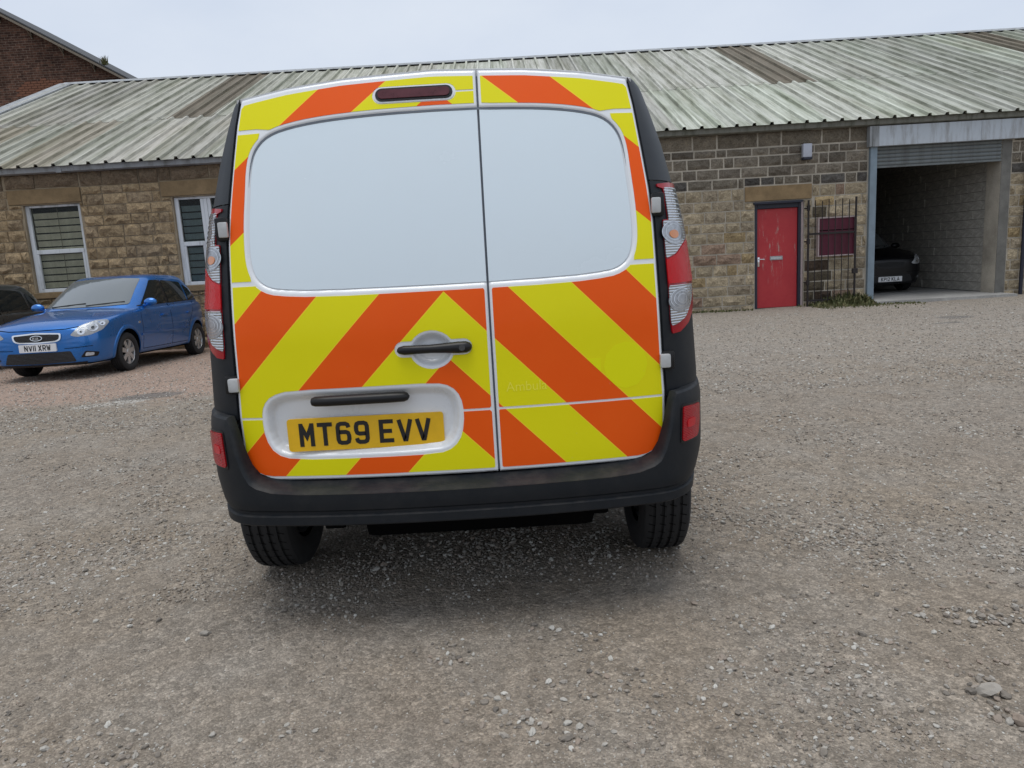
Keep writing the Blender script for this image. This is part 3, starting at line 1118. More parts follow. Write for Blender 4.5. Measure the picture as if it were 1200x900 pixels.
cand = [s for s in stones if seen(*s)]
cand.sort(key=lambda s: -(s[1] - s[0]) * (s[3] - s[2]))
own = set(cand[:300])
jv, jf, jc = [], [], []
for s in stones:
    a, b, z0, z1 = s
    k = sr.randrange(16)
    gap = (.026 if z0 > 2.3 else .019) if a > -1 else .014
    sx, sz = (b - a) - gap, (z1 - z0) - gap
    sy = sr.uniform(.016, .034) * (1.9 if a < -1 else 1.1)
    px = ((a + b) / 2, 0 - sy * .1, (z0 + z1) / 2)
    flip = sr.choice((1, -1)), sr.choice((1, -1))
    col = stone_col((a + b) / 2, (z0 + z1) / 2)
    if s in own:
        o = bpy.data.objects.new("stone", stone_me[k])
        COL.objects.link(o)
        o.parent = bld
        o.location = px
        o.scale = (sx, sy, sz)
        o.rotation_euler = (0, radians(sr.gauss(0, .5)) + (pi if flip[0] < 0 else 0), 0)
        o.color = col
    else:
        base = len(jv)
        P = stone_proto[k]
        jv += [(px[0] + v[0] * sx * flip[0], px[1] + v[1] * sy, px[2] + v[2] * sz * flip[0]) for v in P.v]
        jf += [tuple(i + base for i in f) for f in P.f]
        jc += [col] * len(P.v)
me = bpy.data.meshes.new("stone")
me.from_pydata(jv, [], jf)
ca = me.color_attributes.new("Col", 'FLOAT_COLOR', 'POINT')
ca.data.foreach_set('color', np.array(jc, dtype=np.float32).ravel())
bm = bmesh.new(); bm.from_mesh(me); bmesh.ops.recalc_face_normals(bm, faces=bm.faces); bm.to_mesh(me); bm.free()
me.materials.append(MT['stone_joined'])
tag(link("stone", me, bld), kind='stuff')

# lintels and sills
for a, b, z0, z1 in ((-9.585, -8.165, 2.812, 3.085), (-6.605, -5.02, 2.812, 3.095), (4.775, 6.085, 2.075, 2.355)):
    B(MB().cbox(a, b, WY - .034, WY + .10, z0, z1, .008), "lintel", MT['lintel'])
for a, b, z1 in ((WIN1[0] - .02, WIN1[1] + .02, WIN1[2]), (WIN2[0] - .02, WIN2[1] + .02, WIN2[2])):
    B(MB().cbox(a, b, WY - .07, WY + .14, z1 - .115, z1 - .004, .008), "sill", MT['lintel'])
B(MB().cbox(DOOR[0] - .03, DOOR[1] + .02, WY - .20, WY + .10, -.14, -.045, .012), "doorstep", MT['conc'])


# windows ------------------------------------------------------------------
def window(o, cols, trans_z, blind_mat, sash_right):
    a, b, z0, z1 = o
    fy0, fy1 = WY + .055, WY + .115
    fr = MB()
    f = .075
    fr.cbox(a + .004, a + f + .01, fy0, fy1, z0 + .002, z1 - .002, .008)
    fr.cbox(b - f, b - .004, fy0, fy1, z0 + .002, z1 - .002, .008)
    fr.cbox(a + f + .011, b - f - .001, fy0 + .003, fy1, z1 - .045, z1 - .002, .006)
    fr.cbox(a + f + .011, b - f - .001, fy0 + .003, fy1, z0 + .002, z0 + .07, .006)
    frame = B(fr, "window_frame", MT['upvc'])
    xs_ = [a + f + .011] + cols + [b - f - .001]
    for c in cols:
        mu = MB().cbox(c - .10, c - .035, fy0 + .002, fy1, z0 + .072, z1 - .047, .008).cbox(c - .032, c + .032, fy0 - .008, fy1, z0 + .072, z1 - .047, .008).cbox(c + .035, c + .10, fy0 + .002, fy1, z0 + .072, z1 - .047, .008)
        B(mu, "mullion", MT['upvc'])
    for i in range(len(xs_) - 1):
        p = xs_[i] + (.101 if i else 0); q = xs_[i + 1] - (.101 if i < len(xs_) - 2 else 0)
        B(MB().cbox(p + .001, q - .001, fy0 - .006, fy1, trans_z - .042, trans_z + .042, .010), "transom", MT['upvc'])
        zl, zh = z0 + .071, trans_z - .043
        sb = MB()
        sb.cbox(p + .001, p + .045, fy0 - .004, fy1 - .01, zl, zh, .006).cbox(q - .045, q - .001, fy0 - .004, fy1 - .01, zl, zh, .006)
        B(sb, "sash", MT['upvc'])
        for w0, w1 in ((zl, zh), (trans_z + .043, z1 - .046)):
            B(MB().box(p + .002, q - .002, fy0 + .030, fy0 + .036, w0 + .001, w1 - .001), "pane", MT['win_glass'])
    # blinds: one slat after another behind the glass
    sl = MB().cbox(-.5, .5, -.004, .004, -.055, .055, .002)
    sm_ = sl.mesh("blind_slat", blind_mat)
    n = int((z1 - z0 - .1) / .135)
    for k in range(n):
        for i in range(len(xs_) - 1):
            p, q = xs_[i], xs_[i + 1]
            s_ = link("blind_slat", sm_, bld, ((p + q) / 2, .128, z0 + .14 + k * .135))
            s_.scale = (q - p - .03, 1, 1)
            s_.rotation_euler = (radians(9 + rnd.uniform(-4, 4)), radians(rnd.uniform(-.3, .3)), 0)
    B(MB().box((a + b) / 2 + .03, (a + b) / 2 + .038, WY + .106, WY + .110, z0 + .08, z1 - .06), "blind_cord", MT['timber'])
    B(MB().box(a, b, WY + .30, WY + .31, z0, z1), "room_backing", MT['room'])


window(WIN1, [], 1.89, MT['blind'], True)
window(WIN2, [-5.80], 1.89, MT['blind_dark'], False)

# red door -----------------------------------------------------------------
dy = WY + .05
fr = MB()
fr.cbox(DOOR[0] + .003, DOOR[0] + .058, dy - .045, dy + .06, -.045, 2.045, .006)
fr.cbox(5.838, 5.893, dy - .045, dy + .06, -.045, 2.045, .006)
fr.cbox(DOOR[0] + .060, 5.836, dy - .043, dy + .06, 1.925, 2.045, .006)
B(fr, "door_frame", MT['navy'])
B(MB().cbox(5.895, 5.942, dy - .03, dy + .03, -.045, 2.04, .004), "door_jamb", MT['frame_pale'])
fr = MB().cbox(DOOR[0] - .035, 5.90, WY - .06, WY - .004, 2.01, 2.055, .006)
B(fr, "drip_board", MT['navy'])
dm = MB().cbox(5.032, 5.834, dy, dy + .045, -.03, 1.920, .004)
door = B(dm, "door", MT['door'])
door.data.transform(Matrix.Translation((0, 0, 0)))
lp = MB().cbox(5.29, 5.545, dy - .010, dy - .001, .915, .992, .003)
B(lp, "letter_plate", MT['steel'], parent=door)
B(MB().box(5.315, 5.52, dy - .0125, dy - .0105, .937, .970), "letter_flap", MT['silver'], parent=door)
hm = MB().cbox(5.045, 5.083, dy - .010, dy - .001, .80, .985, .004)
hm.tube([(5.064, dy - .010, .945), (5.064, dy - .05, .945), (5.072, dy - .055, .945), (5.165, dy - .055, .940)], .010, 8)
hm.lathe_x([(0, 0)], 3)
B(hm, "handle", MT['chrome'], parent=door, smooth=True)

# garage ---------------------------------------------------------------
B(MB().cbox(7.21, 9.3, WY - .13, WY - .012, 2.975, 3.345, .006).cbox(9.303, 12.0, WY - .13, WY - .012, 2.975, 3.345, .006), "fascia_board", MT['fascia'])
B(MB().cbox(7.195, 7.33, WY - .136, WY - .131, 2.97, 3.35, .002).cbox(7.145, 7.208, WY - .136, WY - .012, 2.97, 3.35, .004), "fascia_corner", MT['gutter'])
B(MB().cbox(7.20, 7.33, WY - .075, WY + .02, -.12, 2.972, .006), "steel_post", MT['post'])
slat = MB()
prof = [(.0, .0), (-.016, .012), (-.020, .035), (-.016, .060), (0, .072)]
slat.grid([[(7.34, y, z) for y, z in prof], [(9.798, y, z) for y, z in prof]])
slm = slat.mesh("shutter_slat", MT['shutter'], True, 60)
for k in range(5):
    link("shutter_slat", slm, bld, (0, .02, 2.615 + k * .0735))
B(MB().cbox(7.335, 9.798, WY - .005, WY + .045, 2.575, 2.613, .005), "shutter_bottom_rail", MT['shutter'])
B(MB().cbox(7.29, 7.332, WY + .021, WY + .10, -.1, 2.97, .004), "shutter_guide", MT['post'])
# interior: partition, block wall, slab
mb = MB()
mb.add([(7.25, d, -.3), (7.25, 24, -.3), (7.25, 24, 6.2), (7.25, d, 3.4)], [(0, 1, 2, 3)])
mb.add([(9.88, d, -.3), (9.88, 24, -.3), (9.88, 24, 6.2), (9.88, d, 3.4)], [(0, 1, 2, 3)], 1)
mb.add([(7.25, 24, -.3), (9.90, 24, -.3), (9.90, 24, 6.2), (7.25, 24, 6.2)], [(0, 1, 2, 3)])
mb.add([(7.25, WY + .43, 3.02), (9.90, WY + .43, 3.02), (9.90, 24, 3.02), (7.25, 24, 3.02)], [(0, 1, 2, 3)])
B(mb, "garage_lining", [MT['under'], MT['pier']])
bk = MB().cbox(-.03, .0, -.5, .5, -.5, .5, .004)
bkm = bk.mesh("block", MT['block'])
for c in range(16):
    y = d + .02 - (.22 if c % 2 else 0)
    while y < 19.8:
        a_, b_ = max(y, d + .02), y + .445
        if b_ - a_ > .05:
            o = link("block", bkm, bld, (9.895, (a_ + b_) / 2 - WY, .02 + c * .185 + .0925))
            o.scale = (1 + rnd.uniform(-.25, .25), b_ - a_ - .003, .177)
        y += .45
B(MB().cbox(9.802, 9.995, WY - .012, WY + .41, -.12, 2.97, .01), "pier", MT['pier'])
mb = MB()
mb.box(7.19, 9.93, WY - .50, 24, -.25, .012)
B(mb, "garage_slab", MT['slab'])

# gutters -----------------------------------------------------------------
def gutter(xa, xb, mat, name="gutter"):
    m_ = MB()
    out = [(-.125, .10), (-.130, .06), (-.120, .0), (-.06, -.015), (-.005, -.015), (-.005, .09)]
    inn = [(-.010, .09), (-.012, -.005), (-.06, -.005), (-.112, .008), (-.120, .06), (-.117, .10)]
    pr = [(WY - .05 + y, 3.375 + z) for y, z in out + inn]
    m_.grid([[(x, y, z) for y, z in pr] for x in (xa, xb)], close=True)
    m_.add([(xa, *p) for p in pr], [tuple(range(12))])
    m_.add([(xb, *p) for p in pr], [tuple(range(12))[::-1]])
    return B(m_, name, mat, True, angle=25)


for xa, xb in ((XL, -8.42), (-8.415, -4.5), (-4.495, -.5), (-.495, 2.8)):
    gutter(xa, xb, MT['gutter'])
for xa, xb in ((2.805, 7.14), (7.143, 12.4), (12.403, XR)):
    gutter(xa, xb, MT['gutter_moss'])
for x in (-8.42, -4.5, -.5):
    B(MB().cbox(x - .05, x + .05, WY - .186, WY - .172, 3.352, 3.482, .003), "gutter_joint", MT['gutter'])

# roof ------------------------------------------------------------------
slope = Vector((0, RIDGE_Y - EAVE_Y, RIDGE_Z - EAVE_Z))
SL = slope.length
sd = slope.normalized()
sn = Vector((0, -sd.z, sd.y))
PITCHX = 1.0 / 3
rib = [(0, 0), (.122, 0), (.140, .050), (.188, .050), (.206, 0)]
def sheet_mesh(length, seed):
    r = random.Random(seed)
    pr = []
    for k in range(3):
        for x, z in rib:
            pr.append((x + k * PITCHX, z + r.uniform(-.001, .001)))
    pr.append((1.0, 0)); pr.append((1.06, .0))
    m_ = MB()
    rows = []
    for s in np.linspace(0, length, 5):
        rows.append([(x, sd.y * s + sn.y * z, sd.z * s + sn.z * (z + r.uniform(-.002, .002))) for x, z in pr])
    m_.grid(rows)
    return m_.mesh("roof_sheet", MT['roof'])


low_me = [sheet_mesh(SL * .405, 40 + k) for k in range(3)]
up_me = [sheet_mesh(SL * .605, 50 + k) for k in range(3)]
nsh = 30
for k in range(nsh):
    x = -12.62 + k
    lowc = rnd.uniform(.82, 1.12)
    base = Vector((.44, .45, .40)) if k > 11 else Vector((.42, .415, .365))
    for row in (0, 1):
        c = base * lowc
        c.y *= rnd.uniform(.97, 1.03)
        if row == 1 and k in (5, 19, 26):
            c = Vector((.17, .145, .11))
        elif row == 0 and k in (1, 3):
            c = Vector((.33, .30, .245))
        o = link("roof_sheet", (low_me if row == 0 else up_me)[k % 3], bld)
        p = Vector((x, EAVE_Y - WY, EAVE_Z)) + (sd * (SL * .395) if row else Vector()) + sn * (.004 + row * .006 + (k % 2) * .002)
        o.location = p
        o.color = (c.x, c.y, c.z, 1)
# structural deck under the sheets and the far slope
mb = MB()
e0 = Vector((0, EAVE_Y + .12, EAVE_Z + .0)) - sn * .02
e1 = Vector((0, RIDGE_Y, RIDGE_Z)) - sn * .04
x0_, x1_ = -12.55, 17.35
mb.add([(x0_, e0.y, e0.z), (x1_, e0.y, e0.z), (x1_, e1.y, e1.z), (x0_, e1.y, e1.z)], [(0, 1, 2, 3)])
mb.add([(x0_, RIDGE_Y, e1.z), (x1_, RIDGE_Y, e1.z), (x1_, 31, 3.4), (x0_, 31, 3.4)], [(0, 1, 2, 3)])
B(mb, "roof_deck", MT['slate'])
mb = MB()
for xa, xb in [(x0_ - .05 + i * 3.0, x0_ - .05 + i * 3.0 + 2.995) for i in range(10)]:
    a0 = Vector((0, RIDGE_Y, RIDGE_Z)) + sn * .062
    f0 = a0 - sd * .22
    prof_ = [(f0.y, f0.z - .012), (f0.y, f0.z), (RIDGE_Y, RIDGE_Z + .075), (RIDGE_Y + .2, RIDGE_Z - .02)]
    m_ = MB()
    m_.grid([[(x, y, z) for y, z in prof_] for x in (xa, xb)])
    B(m_, "ridge_cap", MT['gutter'])
# left verge flashing
m_ = MB()
p0 = Vector((0, EAVE_Y - .01, EAVE_Z)) ; p1 = Vector((0, RIDGE_Y, RIDGE_Z))
rows = []
for p in (p0, p1):
    rows.append([(-12.74, p.y + sn.y * -.14, p.z + sn.z * -.14), (-12.74, p.y + sn.y * .055, p.z + sn.z * .055), (-12.30, p.y + sn.y * .058, p.z + sn.z * .058), (-12.30, p.y + sn.y * .01, p.z + sn.z * .01)])
m_.grid(rows)
B(m_, "verge_flashing", MT['gutter'])
# rainwater pipe at the right of the garage
dp = MB().tube([(10.27, WY - .09, 3.36), (10.27, WY - .09, -.05)], .035, 12)
B(dp, "downpipe", MT['navy'], True)

# ------------------------------------------------------------------ brick building behind
BY = 28.0
bb = thing("brick_building", "tall old red brown brick building with a sloping roof edge behind the workshop", "building", (0, BY, 0))
def BB(mb, name, mat, smooth=False):
    mb.v = [(x, y - BY, z) for x, y, z in mb.v]
    return mb.build(name, mat, bb, smooth)
VS = -.5855
def vz(x): return 10.94 + (x + 17.52) * VS
pk = -24.0
m_ = MB()
xr_ = -8.0
prof_ = [(2 * pk - xr_, -.3), (xr_, -.3), (xr_, vz(xr_) - .12), (pk, vz(pk) - .12), (2 * pk - xr_, vz(xr_) - .12)]
n_ = len(prof_)
m_.add([(x, BY, z) for x, z in prof_] + [(x, BY + 14, z) for x, z in prof_], [tuple(range(n_)), tuple(range(2 * n_ - 1, n_ - 1, -1))] + [(i, (i + 1) % n_, n_ + (i + 1) % n_, n_ + i) for i in range(n_)])
BB(m_, "wall", MT['brick'])
m_ = MB()
for sgn in (1, -1):
    xe = xr_ + .5 if sgn > 0 else 2 * pk - xr_ - .5
    ze = vz(xr_ + .5)
    q = [(pk, vz(pk)), (xe, ze), (xe, ze + .05), (pk, vz(pk) + .05)]
    m_.add([(x, BY - .30, z) for x, z in q] + [(x, BY + 14.2, z) for x, z in q], [(0, 1, 2, 3), (7, 6, 5, 4), (0, 4, 5, 1), (1, 5, 6, 2), (2, 6, 7, 3), (3, 7, 4, 0)])
BB(m_, "roof", MT['slate'])
m_ = MB()
q = [(pk, vz(pk) - .02), (xr_ + .5, vz(xr_ + .5) - .02), (xr_ + .5, vz(xr_ + .5) - .11), (pk, vz(pk) - .11)]
m_.add([(x, BY - .312, z) for x, z in q] + [(x, BY - .22, z) for x, z in q], [(0, 1, 2, 3), (7, 6, 5, 4), (0, 4, 5, 1), (1, 5, 6, 2), (2, 6, 7, 3), (3, 7, 4, 0)])
BB(m_, "bargeboard", MT['timber'])
br_ = MB().tube([(0, -.27, -.11), (0, -.02, -.32)], .025, 6).tube([(0, -.02, -.10), (0, -.02, -.36)], .025, 6)
brm = br_.mesh("bracket", MT['timber'])
for k in range(9):
    x = -18.6 + k * 1.04
    link("bracket", brm, bb, (x, 0, vz(x)))
bc = MB()
ir = random.Random(5)
bmsh = MB().box(-.108, .108, -.012, .0, -.034, .034).mesh("brick", MT['brick_pale'])
for k in range(13):
    for j in range(9):
        if ((k - 6) / 6.5) ** 2 + ((j - 4) / 4.5) ** 2 < 1.0 + ir.uniform(-.3, .1):
            link("brick", bmsh, bb, (-17.3 + j * .235 + (k % 2) * .117, 0, 7.62 + k * .083))


# ------------------------------------------------------------------ white van with chevrons
van = thing("panel_van", "white panel van with orange and yellow chevron rear doors seen from behind", "van", (-.205, 2.33, 0))
XDL = [(.538, .58), (.545, .63), (.565, .678), (.6, .702), (.66, .717), (.76, .717), (.9, .71), (1.05, .705), (1.2, .701), (1.33, .699), (1.44, .69), (1.57, .675), (1.715, .658), (1.81, .641), (1.83, .637)]
WLL = [(.40, .86), (.5, .885), (.67, .893), (.8, .892), (1.0, .880), (1.12, .877), (1.3, .858), (1.45, .832), (1.6, .800), (1.7, .770), (1.79, .74), (1.83, .70)]
ZTL = [(0, 1.853), (.3, 1.842), (.48, 1.826), (.60, 1.808), (.645, 1.80)]


def pchip(tab):
    X = [a for a, _ in tab]; Y = [b for _, b in tab]
    return lambda t: np.interp(t, X, Y)


xd, Wz, zt = pchip(XDL), pchip(WLL), pchip(ZTL)


def rear(x, z):
    a = np.where(np.asarray(z) < 1.0, 0, .17 * (np.clip((np.asarray(z, float) - 1.0) / .8, 0, 9)) ** 1.6)
    return a + .07 * (np.abs(x) / .74) ** 2.3


HALF = [(0, 1.727), (.15, 1.7255), (.30, 1.720), (.40, 1.7125), (.475, 1.702), (.53, 1.689), (.57, 1.669), (.598, 1.638), (.612, 1.607), (.62, 1.566), (.625, 1.493), (.633, 1.4), (.635, 1.32),
        (.633, 1.27), (.624, 1.23), (.608, 1.202), (.580, 1.180), (.54, 1.168), (.41, 1.158), (0, 1.155)]
WINP = HALF + [(-x, z) for x, z in HALF[-2:0:-1]]
RECP = [(-.626, .752), (-.618, .792), (-.590, .820), (-.53, .835), (-.24, .838), (-.045, .839), (.001, .827), (.027, .795), (.034, .740), (.024, .675), (-.002, .637), (-.047, .620), (-.29, .618), (-.54, .619), (-.596, .637), (-.622, .685)]
def chaikin(P, closed, it=2):
    for _ in range(it):
        Q = [] if closed else [P[0]]
        for i in range(len(P) if closed else len(P) - 1):
            a, b = P[i], P[(i + 1) % len(P)]
            Q += [(a[0] * .75 + b[0] * .25, a[1] * .75 + b[1] * .25), (a[0] * .25 + b[0] * .75, a[1] * .25 + b[1] * .75)]
        P = Q if closed else Q + [P[-1]]
    return P


HALF = chaikin(HALF, False, 1)
WINP = HALF + [(-x, z) for x, z in HALF[-2:0:-1]]
RECP = chaikin(RECP, True, 1)
CUPP = [(-.047 + .066 * cos(t), .957 + .056 * sin(t)) for t in np.linspace(0, 2 * pi, 24, endpoint=False)]


def sdist(X, Z, poly):
    """signed distance to a polygon, positive inside"""
    P = np.array(poly)
    D = np.full(X.shape, 1e9)
    ins = np.zeros(X.shape, bool)
    for i in range(len(P)):
        a, b = P[i - 1], P[i]
        e = b - a
        t = np.clip(((X - a[0]) * e[0] + (Z - a[1]) * e[1]) / (e @ e), 0, 1)
        D = np.minimum(D, np.hypot(X - a[0] - t * e[0], Z - a[1] - t * e[1]))
        if abs(e[1]) > 1e-12:
            c = ((a[1] > Z) != (b[1] > Z)) & (X < (b[0] - a[0]) * (Z - a[1]) / e[1] + a[0])
            ins ^= c
    return np.where(ins, D, -D)


def relief(X, Z):
    y = .0095 * ss(-.002, .010, sdist(X, Z, WINP))
    y = y + .034 * ss(-.001, .030, sdist(X, Z, RECP))
    y = y + .030 * ss(-.001, .022, sdist(X, Z, CUPP))
    # shallow pressed swage line above the bumper
    return y


def door_panel(name, xa, xb, hinge_left, label):
    nu, nv = int(abs(xb - xa) / .0048), 270
    if hinge_left:
        U = np.linspace(0, 1, nu)
    V = np.concatenate([np.linspace(0, .12, 70)[:-1], np.linspace(.12, 1, nv - 69)])
    U = np.linspace(0, 1, nu)
    zb = .538
    uu, vv = np.meshgrid(U, V)
    seam = xb if hinge_left else xa
    zz = zb + vv * 1.3
    for _ in range(3):
        edge = xd(zz)
        x = (-edge + (seam + edge) * uu) if hinge_left else (seam + (edge - seam) * uu)
        zz = zb + vv * (zt(np.abs(x)) - zb)
    y = rear(x, zz) + relief(x, zz)
    # rolled edges
    e = np.minimum.reduce([uu * abs(xb - xa) * 1.0, (1 - uu) * abs(xb - xa) * 1.0, vv * 1.3, (1 - vv) * 1.3])
    y = y + .006 * (1 - ss(0, .006, e))
    mb = MB()
    n = nu
    verts = np.stack([x, y, zz], -1).reshape(-1, 3)
    idx = np.arange(len(V) * nu).reshape(len(V), nu)
    q = np.stack([idx[:-1, :-1], idx[:-1, 1:], idx[1:, 1:], idx[1:, :-1]], -1).reshape(-1, 4)
    # returns: fold the border back
    border = list(idx[0]) + list(idx[1:, -1]) + list(idx[-1, ::-1][1:]) + list(idx[::-1, 0][1:-1])
    back = verts[border] + np.array([0, .035, 0])
    bi = np.arange(len(border)) + len(verts)
    q2 = np.stack([np.array(border), bi, np.roll(bi, -1), np.roll(np.array(border), -1)], -1)
    me = bpy.data.meshes.new(name)
    allv = np.concatenate([verts, back])
    me.from_pydata(allv.tolist(), [], np.concatenate([q, q2]).tolist())
    me.materials.append(MT['white'])
    me.polygons.foreach_set('use_smooth', [True] * len(me.polygons))
    me.set_sharp_from_angle(angle=radians(50))
    o = link(name, me, van)
    o['label'] = label
    return o


SEAM = .146
door_l = door_panel("rear_door", -.7, SEAM - .0032, True, "wide left rear door with number plate recess and handle")
door_r = door_panel("rear_door", SEAM + .0032, .7, False, "narrow right rear door with chevrons and a blank panel")
# rubber seal behind the joint and round the doors
mb = MB()
zs_ = np.linspace(.54, 1.845, 40)
mb.grid([[(x, float(rear(SEAM, z)) + .018, z) for x in (SEAM - .02, SEAM + .02)] for z in zs_])
mb.build("door_seal", MT['seal_shadow'], van)
for sx in (-1, 1):
    mb = MB()
    mb.grid([[(sx * (xd(z) + o_), float(rear(xd(z), z)) + .012, z) for o_ in (-.012, .012)] for z in np.linspace(.56, 1.80, 50)])
    mb.build("door_seal", MT['blackp'], van)


def rear_map(u, v, d):
    """surface of the doors, offset outward (towards -y, slightly up)"""
    return flat_map(u, v, d)


def flat_map(u, v, d):
    e = .004
    dx = (float(rear(u + e, v)) - float(rear(u - e, v))) / (2 * e)
    dz = (float(rear(u, v + e)) - float(rear(u, v - e))) / (2 * e)
    return Vector((u, float(rear(u, v)), v)) + Vector((dx, -1, dz)).normalized() * d


def offset_half(dd):
    """right half of the window outline pushed outward"""
    out = []
    P = HALF
    for i, (x, z) in enumerate(P):
        a = Vector(P[max(i - 1, 0)]); b = Vector(P[min(i + 1, len(P) - 1)])
        t = (b - a).normalized()
        n = Vector((-t.y, t.x))
        out.append((x + n.x * dd, z + n.y * dd))
    return out


EDGE = .0034


def stripe_low(x, z):
    q = (z + 1.02 * abs(x - .003) - .7145) / .2133
    k = math.floor(q)
    if k % 2 == 0:
        return 1
    return 2 if min(q - k, k + 1 - q) * .2133 < EDGE else 0


def stripe_up(x, z):
    gq = z + .83 * abs(x - .005)
    if (gq < 1.785 and z > 1.6 and abs(x) < .2) or (1.957 < gq < 2.13):
        return 1
    return 2 if min(abs(gq - 1.957), abs(gq - 2.13)) < EDGE else 0


def stripe_strip(x, z):
    gq = z + .83 * abs(x)
    return 1 if 1.897 < gq < 2.123 else 0


cuts_low = []
for k in range(-2, 8):
    c = .7145 + .2133 * k
    e_ = EDGE if k % 2 else -EDGE
    cuts_low += [((.003, c), (1.02, 1)), ((.003, c), (-1.02, 1)), ((.003, c + e_), (1.02, 1)), ((.003, c + e_), (-1.02, 1))]
cuts_low.append(((.003, 0), (1, 0)))
cuts_up = [((.005, 0), (1, 0))]
for c in (1.785, 1.957, 2.13):
    e_ = -EDGE if c == 1.957 else EDGE
    cuts_up += [((.005, c), (.83, 1)), ((.005, c), (-.83, 1)), ((.005, c + e_), (.83, 1)), ((.005, c + e_), (-.83, 1))]
cuts_strip = []
for c in (1.897, 2.123):
    cuts_strip += [((0, c), (.83, 1)), ((0, c), (-.83, 1))]
SHEET = [MT['yellow'], MT['orange'], MT['edge_film']]
cap = lambda cx_, cz_, hw, hh, n=9: [(cx_ + hw + hh * cos(t), cz_ + hh * sin(t)) for t in np.linspace(-pi / 2, pi / 2, n)] + [(cx_ - hw + hh * cos(t), cz_ + hh * sin(t)) for t in np.linspace(pi / 2, 3 * pi / 2, n)]
BRAKE = cap(-.060, 1.7785, .105, .021)
BRAKE_HOLE = cap(-.060, 1.7785, .108, .029)


def upto(pts, cond):
    return [p for p in pts if cond(p)]


H1 = offset_half(.010)
topz = lambda x, m: float(zt(abs(x))) - m
xs5 = np.linspace(.158, .630, 14)
p5 = [(x, topz(x, .021)) for x in xs5] + [(xd(1.77) - .008, 1.77), (xd(1.70) - .009, 1.699), (.590, 1.699)]
low = [p for p in H1 if p[1] > 1.69 and p[0] > .165 and p[0] < .56]
p5 += low[::-1] + [(.158, 1.7365)]
p1 = [(-x, z) for x, z in p5 if x > .3]
# left top panel reaches to the joint
xs1 = np.linspace(-.630, .134, 22)
p1 = [(x, topz(x, .021)) for x in xs1] + [(.134, 1.7365)] + [(.0, 1.7375)] + [(-x, z) for x, z in low] + [(-.590, 1.699), (-xd(1.70) + .009, 1.699), (-xd(1.77) + .008, 1.77)]
cut_gap = cap(.10, 1.7795, .07, .0032, 3)
patch("reflective_sheet", p5, rear_map, SHEET, van, step=.05, cuts=cuts_up, pick=stripe_up)
patch("reflective_sheet", p1, rear_map, SHEET, van, step=.05, cuts=cuts_up, pick=stripe_up, holes=[BRAKE_HOLE, cut_gap])
H2 = offset_half(.008)
side_in = [p for p in H2 if 1.205 < p[1] < 1.680 and p[0] > .5]
p6 = [(side_in[0][0] - .004, 1.684)] + [(xd(z) - .008, z) for z in np.linspace(1.684, 1.206, 12)] + [(side_in[-1][0] - .002, 1.206)] + side_in[::-1]
patch("reflective_sheet", p6, rear_map, SHEET, van, step=.05, cuts=cuts_strip, pick=stripe_strip)
patch("reflective_sheet", [(-x, z) for x, z in p6], rear_map, SHEET, van, step=.05, cuts=cuts_strip, pick=stripe_strip)
H3 = offset_half(.013)
und = [p for p in H3 if p[1] < 1.1895 and p[0] > .165]
low_edge = lambda z0_, z1_, n: [(xd(z) - .010, z) for z in np.linspace(z0_, z1_, n)]
GAP = .7515
p7 = round_poly([(.158, und[-1][1]), (.158, GAP + .004), (xd(GAP) - .010, GAP + .004)], [.01, .006, .004], 3)
p7 = [(.162, und[-1][1] - .0005), (.158, und[-1][1] - .005), (.158, GAP + .007), (.161, GAP + .004)] + low_edge(GAP + .004, 1.190, 8) + [(und[0][0] + .001, 1.190)] + und
patch("reflective_sheet", p7, rear_map, SHEET, van, step=.06, cuts=cuts_low, pick=stripe_low)
corner_pts = [(.706, .66), (.7065, .64), (.701, .612), (.690, .588), (.672, .568), (.648, .557), (.615, .5525)]
p8 = [(.161, GAP - .004), (.158, GAP - .007), (.158, .556), (.163, .552)] + corner_pts[::-1] + [(xd(GAP) - .010, GAP - .004)]
patch("reflective_sheet", p8, rear_map, SHEET, van, step=.06, cuts=cuts_low, pick=stripe_low)


def grow(poly, dd):
    c = Vector((sum(p[0] for p in poly) / len(poly), sum(p[1] for p in poly) / len(poly)))
    out = []
    for i in range(len(poly)):
        a, b = Vector(poly[i - 1]), Vector(poly[(i + 1) % len(poly)])
        t = (b - a).normalized()
        n = Vector((t.y, -t.x))
        p = Vector(poly[i])
        if n.dot(p - c) < 0: n = -n
        out.append(tuple(p + n * dd))
    return out


rec_hole = grow(RECP, .010)
cup_hole = grow(CUPP, .007)
handle_hole = cap(-.042, .962, .100, .026)
und_l = [(-x, z) for x, z in und]
p3 = [(.130, und[-1][1] - .0005)] + und_l[::-1] + [(-und[0][0] - .001, 1.190)] + [(-x, z) for x, z in low_edge(1.190, GAP + .004, 8)] + [(.128, GAP + .004), (.133, GAP + .010), (.134, und[-1][1] - .006)]
patch("reflective_sheet", p3, rear_map, SHEET, van, step=.06, cuts=cuts_low, pick=stripe_low, holes=[rec_hole, cup_hole, handle_hole])
p4 = [(.128, GAP - .004), (-xd(GAP) + .010, GAP - .004)] + [(-x, z) for x, z in corner_pts] + [(.13, .552), (.134, .556), (.134, GAP - .010)]
patch("reflective_sheet", p4, rear_map, SHEET, van, step=.06, cuts=cuts_low, pick=stripe_low, holes=[rec_hole])
